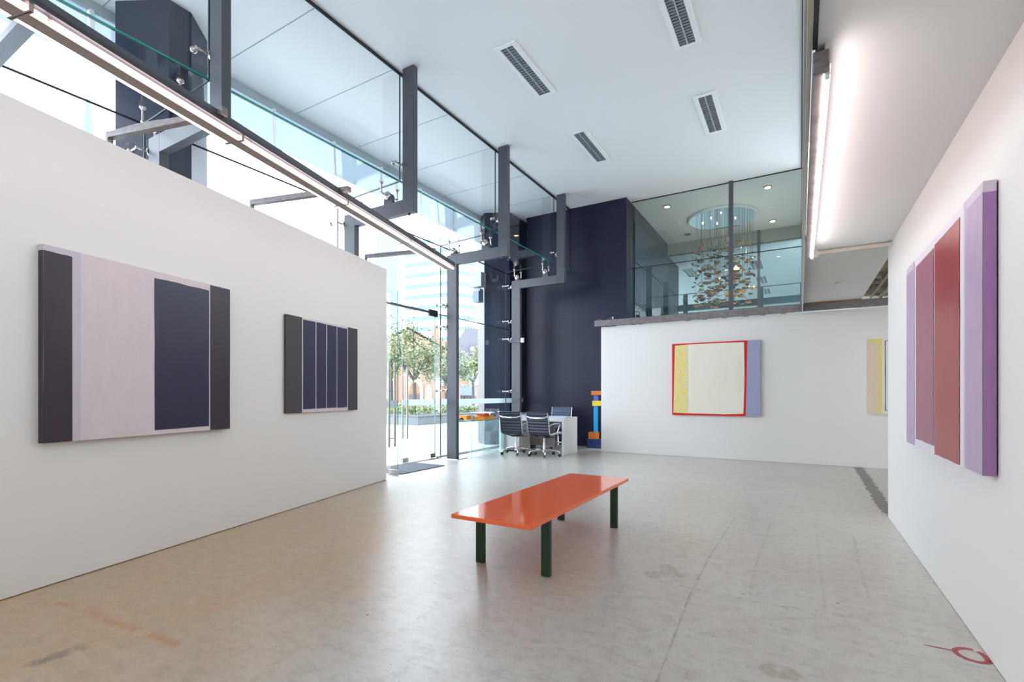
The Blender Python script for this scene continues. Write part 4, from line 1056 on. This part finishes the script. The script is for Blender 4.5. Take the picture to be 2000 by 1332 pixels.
def tree(px, dep, z0, zc, ztop, rad, mat, label, seed, lean=0, n=3600, L=.085):
    rng = random.Random(seed)
    b0 = FW*dep+RT*((px-1000)/956.5*dep); b0.z = z0
    t = empty('tree', b0, label, 'tree', 'plaza trees')
    fork = b0+Vector((0, 0, (zc-z0)*.55))+RT*lean
    mb = MB(); mb.tube([b0, b0+Vector((.02, 0, (zc-z0)*.3)), fork], [.11, .09, .075], 8)
    ends = []
    for k in range(9):
        a = k*2*PI/9+rng.random(); u = Vector((math.cos(a), math.sin(a), 0))
        m1 = fork+u*rad*.35+Vector((0, 0, (ztop-fork.z)*rng.uniform(.2, .4))); e = fork+u*rad*rng.uniform(.45, .95)+Vector((0, 0, (ztop-fork.z)*rng.uniform(-.12, .95)))
        mb.tube([fork, m1, e], [.05, .035, .012], 6); ends.append((m1, e))
        for j in range(3):
            e2 = m1.lerp(e, .4+.2*j)+Vector((rng.gauss(0, .35), rng.gauss(0, .35), rng.uniform(0, .5)))*rad*.5
            mb.tube([m1.lerp(e, .3+.2*j), e2], [.018, .006], 5); ends.append((m1.lerp(e, .3), e2))
    part(mb, 'trunk', 'trunk', t, smooth=60)
    mb = MB(); pts = []
    for k in range(n):
        a, e = rng.choice(ends); p = a.lerp(e, rng.uniform(.35, 1.12)); s_ = rad*.17
        pts.append((p.x+rng.gauss(0, s_), p.y+rng.gauss(0, s_), p.z+rng.gauss(0, s_*.9)))
    leafcloud(mb, pts, L, rng)
    part(mb, 'crown', mat, t)
tree(809, 21, .381, 2.9, 4.7, 1.75, 'leaf_a', 'olive green tree rising from the stone planter behind the glass door', 21)
tree(764, 24, .381, 3.2, 4.6, 1.5, 'leaf_b', 'tree partly hidden behind the free end of the left partition', 33, n=2400)
tree(872, 27, .381, 3.0, 4.6, 1.7, 'leaf_c', 'greyish green tree behind the steel frame between door and table', 42, n=2600)
tree(924, 31, .0, 3.4, 4.7, 1.35, 'leaf_b', 'yellowish green tree seen right of the third steel frame', 57, n=2600, L=.1)

# buildings: each in its own frame turned towards the plaza
def VW(px, dep, rot=0):
    b = FW*dep+RT*((px-1000)/956.5*dep); c, s = math.cos(rot), math.sin(rot)
    ux = RT*c+FW*s; uy = FW*c-RT*s
    def f(x, y, z):
        q = b+ux*x+uy*y; return (q.x, q.y, z)
    return f, b
# brick church with gothic door
f, b = VW(812, 41, .12)
t = empty('church', (b.x, b.y, 0), 'orange brick church with pointed stone doorway across the plaza', 'building')
part(box(-5.5, 3.7, 0, 6, 0, 4.4, tf=f), 'wall', 'brick', t)
mb = MB(f); mb.extr([(-4.6, -.02, 4.4), (3.3, -.02, 4.4), (-.4, -.02, 7.2)], (0, 0, 0), (0, 0, 0)); 
mb = MB(f); vs = [(-4.8, 0, 4.4), (3.4, 0, 4.4), (-.6, 0, 6.6), (-4.8, 6, 4.4), (3.4, 6, 4.4), (-.6, 6, 6.6)]
mb.add(vs, [(0, 1, 2), (3, 5, 4), (0, 3, 4, 1), (1, 4, 5, 2), (2, 5, 3, 0)]); part(mb, 'gable', 'brick', t)
mb = MB(f); mb.add([(-5.1, -.15, 4.35), (-.6, -.15, 6.85), (-.6, 6.2, 6.85), (-5.1, 6.2, 4.35), (3.7, -.15, 4.35), (3.7, 6.2, 4.35)], [(0, 1, 2, 3), (1, 4, 5, 2)]); part(mb, 'roof', 'slate', t)
def arch(x, w, z0, zs, zt, n=10):
    pts = [(x-w, z0), (x+w, z0), (x+w, zs)]
    for k in range(1, n): a = k/n; pts.append((x+w*math.cos(a*PI/2)**.8, zs+(zt-zs)*math.sin(a*PI/2)))
    pts.append((x, zt))
    for k in range(n-1, 0, -1): a = k/n; pts.append((x-w*math.cos(a*PI/2)**.8, zs+(zt-zs)*math.sin(a*PI/2)))
    pts.append((x-w, zs)); return pts
def archpart(x, w, z0, zs, zt, d0, d1, nm, m, par):
    mb = MB(f); n_ = arch(x, w, z0, zs, zt)
    mb.add([(u, d0, z) for u, z in n_]+[(u, d1, z) for u, z in n_], [tuple(range(len(n_)))]+[(i, (i+1) % len(n_), len(n_)+(i+1) % len(n_), len(n_)+i) for i in range(len(n_))]); return part(mb, nm, m, par)
sur = archpart(-.05, .68, 0, 1.35, 2.55, -.12, .05, 'door_surround', 'stone', t)
archpart(-.10, .45, 0, 1.2, 2.2, -.16, -.1, 'tympanum', P('terracotta_panel', (160, 98, 60), .7), t)
dr = part(box(-.55, .35, -.2, -.12, 0, 1.22, tf=f), 'door', 'door_wood', t)
archpart(1.05, .3, .1, 1.3, 2.0, -.1, .05, 'side_window', 'stone', t)
archpart(2.1, .28, 1.9, 2.8, 3.5, -.1, .05, 'side_window', 'stone', t)
archpart(2.1, .2, 2.0, 2.8, 3.35, -.14, -.05, 'pane', 'pale_pane', t)
part(box(-5.5, 3.7, -.08, .0, .35, .52, tf=f), 'string_course', 'stone', t)
part(box(2.5, 2.75, -.4, .0, 0, 3.4, tf=f), 'buttress', 'brick', t); part(box(-1.9, -1.55, -.4, .0, 0, 3.4, tf=f), 'buttress', 'brick', t)
part(box(1.3, 1.9, 1.2, 1.8, 4.5, 7.2, tf=f), 'chimney', 'brick', t)
# house with mansard roof
f, b = VW(914, 62, -.08)
t = empty('mansard_house', (b.x, b.y, 0), 'brick house with mauve mansard roof and iron cresting right of the third steel frame', 'building')
part(box(-3.0, 4.0, 0, 6, 0, 4.8, tf=f), 'wall', 'brick', t)
part(box(-3.1, 4.1, -.15, 6, 4.8, 5.45, tf=f), 'cornice', 'stone', t)
mb = MB(f)
for k in range(12): mb.box(-3+k*.55, -2.75+k*.55, -.3, -.1, 5.0, 5.3)
part(mb, 'bracket', 'stone', t)
mb = MB(f); mb.add([(-3.0, -.1, 5.45), (4.0, -.1, 5.45), (4, 6, 5.45), (-3, 6, 5.45), (-.6, 1.3, 9.6), (2.6, 1.3, 9.6), (2.6, 4.8, 9.6), (-.6, 4.8, 9.6), (-1.9, .4, 7.2), (3.2, .4, 7.2), (3.2, 5.6, 7.2), (-1.9, 5.6, 7.2)],
   [(0, 1, 9, 8), (1, 2, 10, 9), (2, 3, 11, 10), (3, 0, 8, 11), (8, 9, 5, 4), (9, 10, 6, 5), (10, 11, 7, 6), (11, 8, 4, 7), (4, 5, 6, 7)]); part(mb, 'mansard_roof', 'slate', t)
mb = MB(f)
for k in range(9):
    x = -.55+k*.38; h = .9+1.3*(k % 3 == 1)
    mb.tube([(x, 1.3, 9.6), (x, 1.3, 9.6+h), (x, 1.3, 9.75+h)], [.05, .03, .01], 5)
    if k % 3 == 1: mb.box(x-.18, x+.18, 1.28, 1.32, 9.4+h, 9.46+h)
mb.box(-.6, 2.6, 1.28, 1.32, 10.0, 10.06); part(mb, 'iron_cresting', 'iron', t)
w = part(box(.15, 1.35, -.08, .02, 2.3, 4.45, tf=f), 'window', 'stone', t); part(MB(f).box(.35, 1.15, -.12, -.07, 2.5, 4.25), 'pane', 'pale_pane', w)
part(MB(f).box(.35, 1.15, -.14, -.1, 3.34, 3.42).box(.72, .78, -.14, -.1, 2.5, 4.25), 'glazing_bar', 'tower_white', w)
mb = MB(f); mb.box(.2, 1.0, -.1, .9, 6.2, 7.5); part(mb, 'dormer', 'slate', t); mb = MB(f); mb.lathe((.6, -.12, 6.95), (0, 1, 0), [(.28, 0), (.28, .06)], 14); part(mb, 'dormer_window', 'pale_pane', t)
part(box(-4.6, -3.2, 1, 3, 0, 8.2, tf=f), 'side_wing', 'brick', t)
# porch with grey roof
f, b = VW(905, 48, -.2)
t = empty('porch', (b.x, b.y, 0), 'small open porch with blue grey pitched roof across the plaza', 'porch')
mb = MB(f); mb.add([(-1.5, -.3, 1.1), (1.3, -.3, 1.1), (.7, 1.6, 2.15), (-1.5, 1.6, 2.15), (-1.5, -.3, .98), (1.3, -.3, .98), (.9, 1.6, .98), (-1.5, 1.6, .98), (1.3, -.3, 1.1)], [(0, 1, 2, 3), (4, 7, 6, 5), (0, 4, 5, 1), (1, 5, 6, 2), (3, 2, 6, 7), (0, 3, 7, 4)]); part(mb, 'roof', 'slate_blue', t)
for x in (-1.3, -.6, .1, .8): part(box(x, x+.1, -.2, -.1, 0, .98, tf=f), 'post', 'door_wood', t)
part(box(-1.5, 1.2, 1.2, 1.5, 0, .98, tf=f), 'back_wall', 'stone', t)
# parked car
f, b = VW(886, 36, .1)
t = empty('car', (b.x, b.y, 0), 'silver blue car parked beyond the planter, behind the third steel frame', 'car')
mb = MB(f); prof = [(-2.0, .0, .12), (2.0, 0, .12), (2.05, 0, .32), (1.9, 0, .4), (1.1, 0, .46), (.6, 0, .72), (-.8, 0, .74), (-1.4, 0, .5), (-2.0, 0, .44)]
mb.extr(prof, (0, 0, 0), (0, 1.6, 0)); part(mb, 'body', 'car', t, bevel=.05)
mb = MB(f); mb.extr([(-.75, -.01, .48), (.95, -.01, .48), (.55, -.01, .69), (-.7, -.01, .70)], (0, 0, 0), (0, .02, 0)); part(mb, 'side_glass', 'tower_glass', t)
for x in (-1.3, 1.25): mb = MB(f); mb.lathe((x, -.03, .18), (0, 1, 0), [(.17, 0), (.18, .03), (.18, .18)], 14); part(mb, 'wheel', 'black', t)
# white banded tower, corner towards the plaza
f, b = VW(884, 120, .0)
t = empty('office_tower', (b.x, b.y, 0), 'white office tower with horizontal window bands beyond the plaza', 'building')
ang = math.radians(24)
LA = Vector((-math.cos(ang), math.sin(ang), 0)); LB = Vector((math.cos(math.radians(38)), math.sin(math.radians(38)), 0))
def quadprism(mb, la, lb, e, z0, z1):
    c0 = Vector((0, -e, 0)); A = LA*la+Vector((-e*.4, -e*.6, 0)); B = LB*lb+Vector((e*.4, -e*.6, 0)); D = LA*la+LB*lb
    mb.prism([(c0.x, c0.y), (B.x, B.y), (D.x, D.y), (A.x, A.y)], z0, z1)
mb = MB(f); quadprism(mb, 15, 7.6, 0, 0, 41); part(mb, 'wall', 'tower_white', t)
for k in range(13):
    mb = MB(f); z = 6+k*2.75
    c0 = LA*.5+Vector((0, -.06, 0)); c1 = LA*14.2+Vector((0, -.06, 0))
    mb.add([(c0.x, c0.y, z), (c1.x, c1.y, z), (c1.x, c1.y, z+1.1), (c0.x, c0.y, z+1.1)], [(0, 1, 2, 3)])
    d0 = LB*.4+Vector((0, -.06, 0)); d1 = LB*6.6+Vector((0, -.06, 0))
    mb.add([(d0.x, d0.y, z), (d1.x, d1.y, z), (d1.x, d1.y, z+1.1), (d0.x, d0.y, z+1.1)], [(0, 1, 2, 3)])
    part(mb, 'window_band', 'tower_glass', t)
f, b = VW(768, 135, .05)
t = empty('slab_tower', (b.x, b.y, 0), 'pale blue slab tower beyond the free end of the left partition', 'building')
part(box(-5, 1.2, 0, 10, 0, 46, tf=f), 'wall', 'tower_blue', t)
mb = MB(f)
for k in range(5): mb.box(-4.6+k*1.2, -4.45+k*1.2, -.1, 0, 0, 46)
part(mb, 'fin', 'tower_white', t)
# spire seen over the partition
f, b = VW(172, 90, 0)
t = empty('church_spire', (b.x, b.y, 0), 'pale pointed church spire above the left partition', 'spire')
mb = MB(f)
mb.add([(-2.6, -2.6, 0), (2.6, -2.6, 0), (2.6, 2.6, 0), (-2.6, 2.6, 0), (-2.2, -2.2, 38), (2.2, -2.2, 38), (2.2, 2.2, 38), (-2.2, 2.2, 38)], [(0, 1, 5, 4), (1, 2, 6, 5), (2, 3, 7, 6), (3, 0, 4, 7), (4, 5, 6, 7)]); part(mb, 'tower', 'spire', t)
mb = MB(f); n = 8
mb.add([(1.9*math.cos(k*PI/4+.39), 1.9*math.sin(k*PI/4+.39), 38) for k in range(8)]+[(.12*math.cos(k*PI/4), .12*math.sin(k*PI/4), 57) for k in range(8)], [(k, (k+1) % 8, 8+(k+1) % 8, 8+k) for k in range(8)]); part(mb, 'steeple', 'spire', t)
for sx in (-1, 1):
    for sy in (-1, 1):
        mb = MB(f); mb.tube([(sx*2.1, sy*2.1, 36), (sx*2.1, sy*2.1, 40), (sx*2.1, sy*2.1, 44)], [.5, .4, .02], 6); part(mb, 'pinnacle', 'spire', t)

# ------------------------------------------------------------------ light
w = bpy.data.worlds.new('World'); S.world = w; w.use_nodes = True
nt = w.node_tree; nt.nodes.clear()
out = nt.nodes.new('ShaderNodeOutputWorld'); bg = nt.nodes.new('ShaderNodeBackground')
tc = nt.nodes.new('ShaderNodeTexCoord'); sx = nt.nodes.new('ShaderNodeSeparateXYZ'); nt.links.new(tc.outputs['Generated'], sx.inputs[0])
mr = nt.nodes.new('ShaderNodeMapRange'); nt.links.new(sx.outputs[2], mr.inputs[0]); mr.inputs[1].default_value = 0; mr.inputs[2].default_value = .8
mx = nt.nodes.new('ShaderNodeMix'); mx.data_type = 'RGBA'; nt.links.new(mr.outputs[0], mx.inputs[0]); mx.inputs[6].default_value = (.87, .94, .995, 1); mx.inputs[7].default_value = (.70, .83, 1, 1)
nt.links.new(mx.outputs[2], bg.inputs[0]); bg.inputs[1].default_value = 7.0; nt.links.new(bg.outputs[0], out.inputs[0])
L = bpy.data.lights.new('sun', 'SUN'); L.energy = .8; L.angle = math.radians(3); L.color = (1, .95, .88)
so = bpy.data.objects.new('sun', L); COL.objects.link(so); so.rotation_euler = Vector((-.55, .35, -.78)).to_track_quat('-Z', 'Y').to_euler()

# ------------------------------------------------------------------ camera
cam = bpy.data.cameras.new('camera'); co = bpy.data.objects.new('camera', cam); COL.objects.link(co)
co.location = (0, 0, EYE); co.rotation_euler = (PI/2, 0, YAW)
cam.sensor_fit = 'HORIZONTAL'; cam.sensor_width = 36; cam.lens = 956.5*36/2000; cam.shift_y = 104/2000; cam.clip_start = .05; cam.clip_end = 600
S.camera = co
S.view_settings.view_transform = 'Standard'; S.view_settings.look = 'None'; S.view_settings.gamma = 1; S.view_settings.use_curve_mapping = False
S.view_settings.exposure = 0.0
c = S.cycles
c.max_bounces = 10; c.diffuse_bounces = 5; c.glossy_bounces = 6; c.transparent_max_bounces = 24; c.transmission_bounces = 6
c.caustics_reflective = False; c.caustics_refractive = False; c.sample_clamp_indirect = 6; c.use_denoising = True
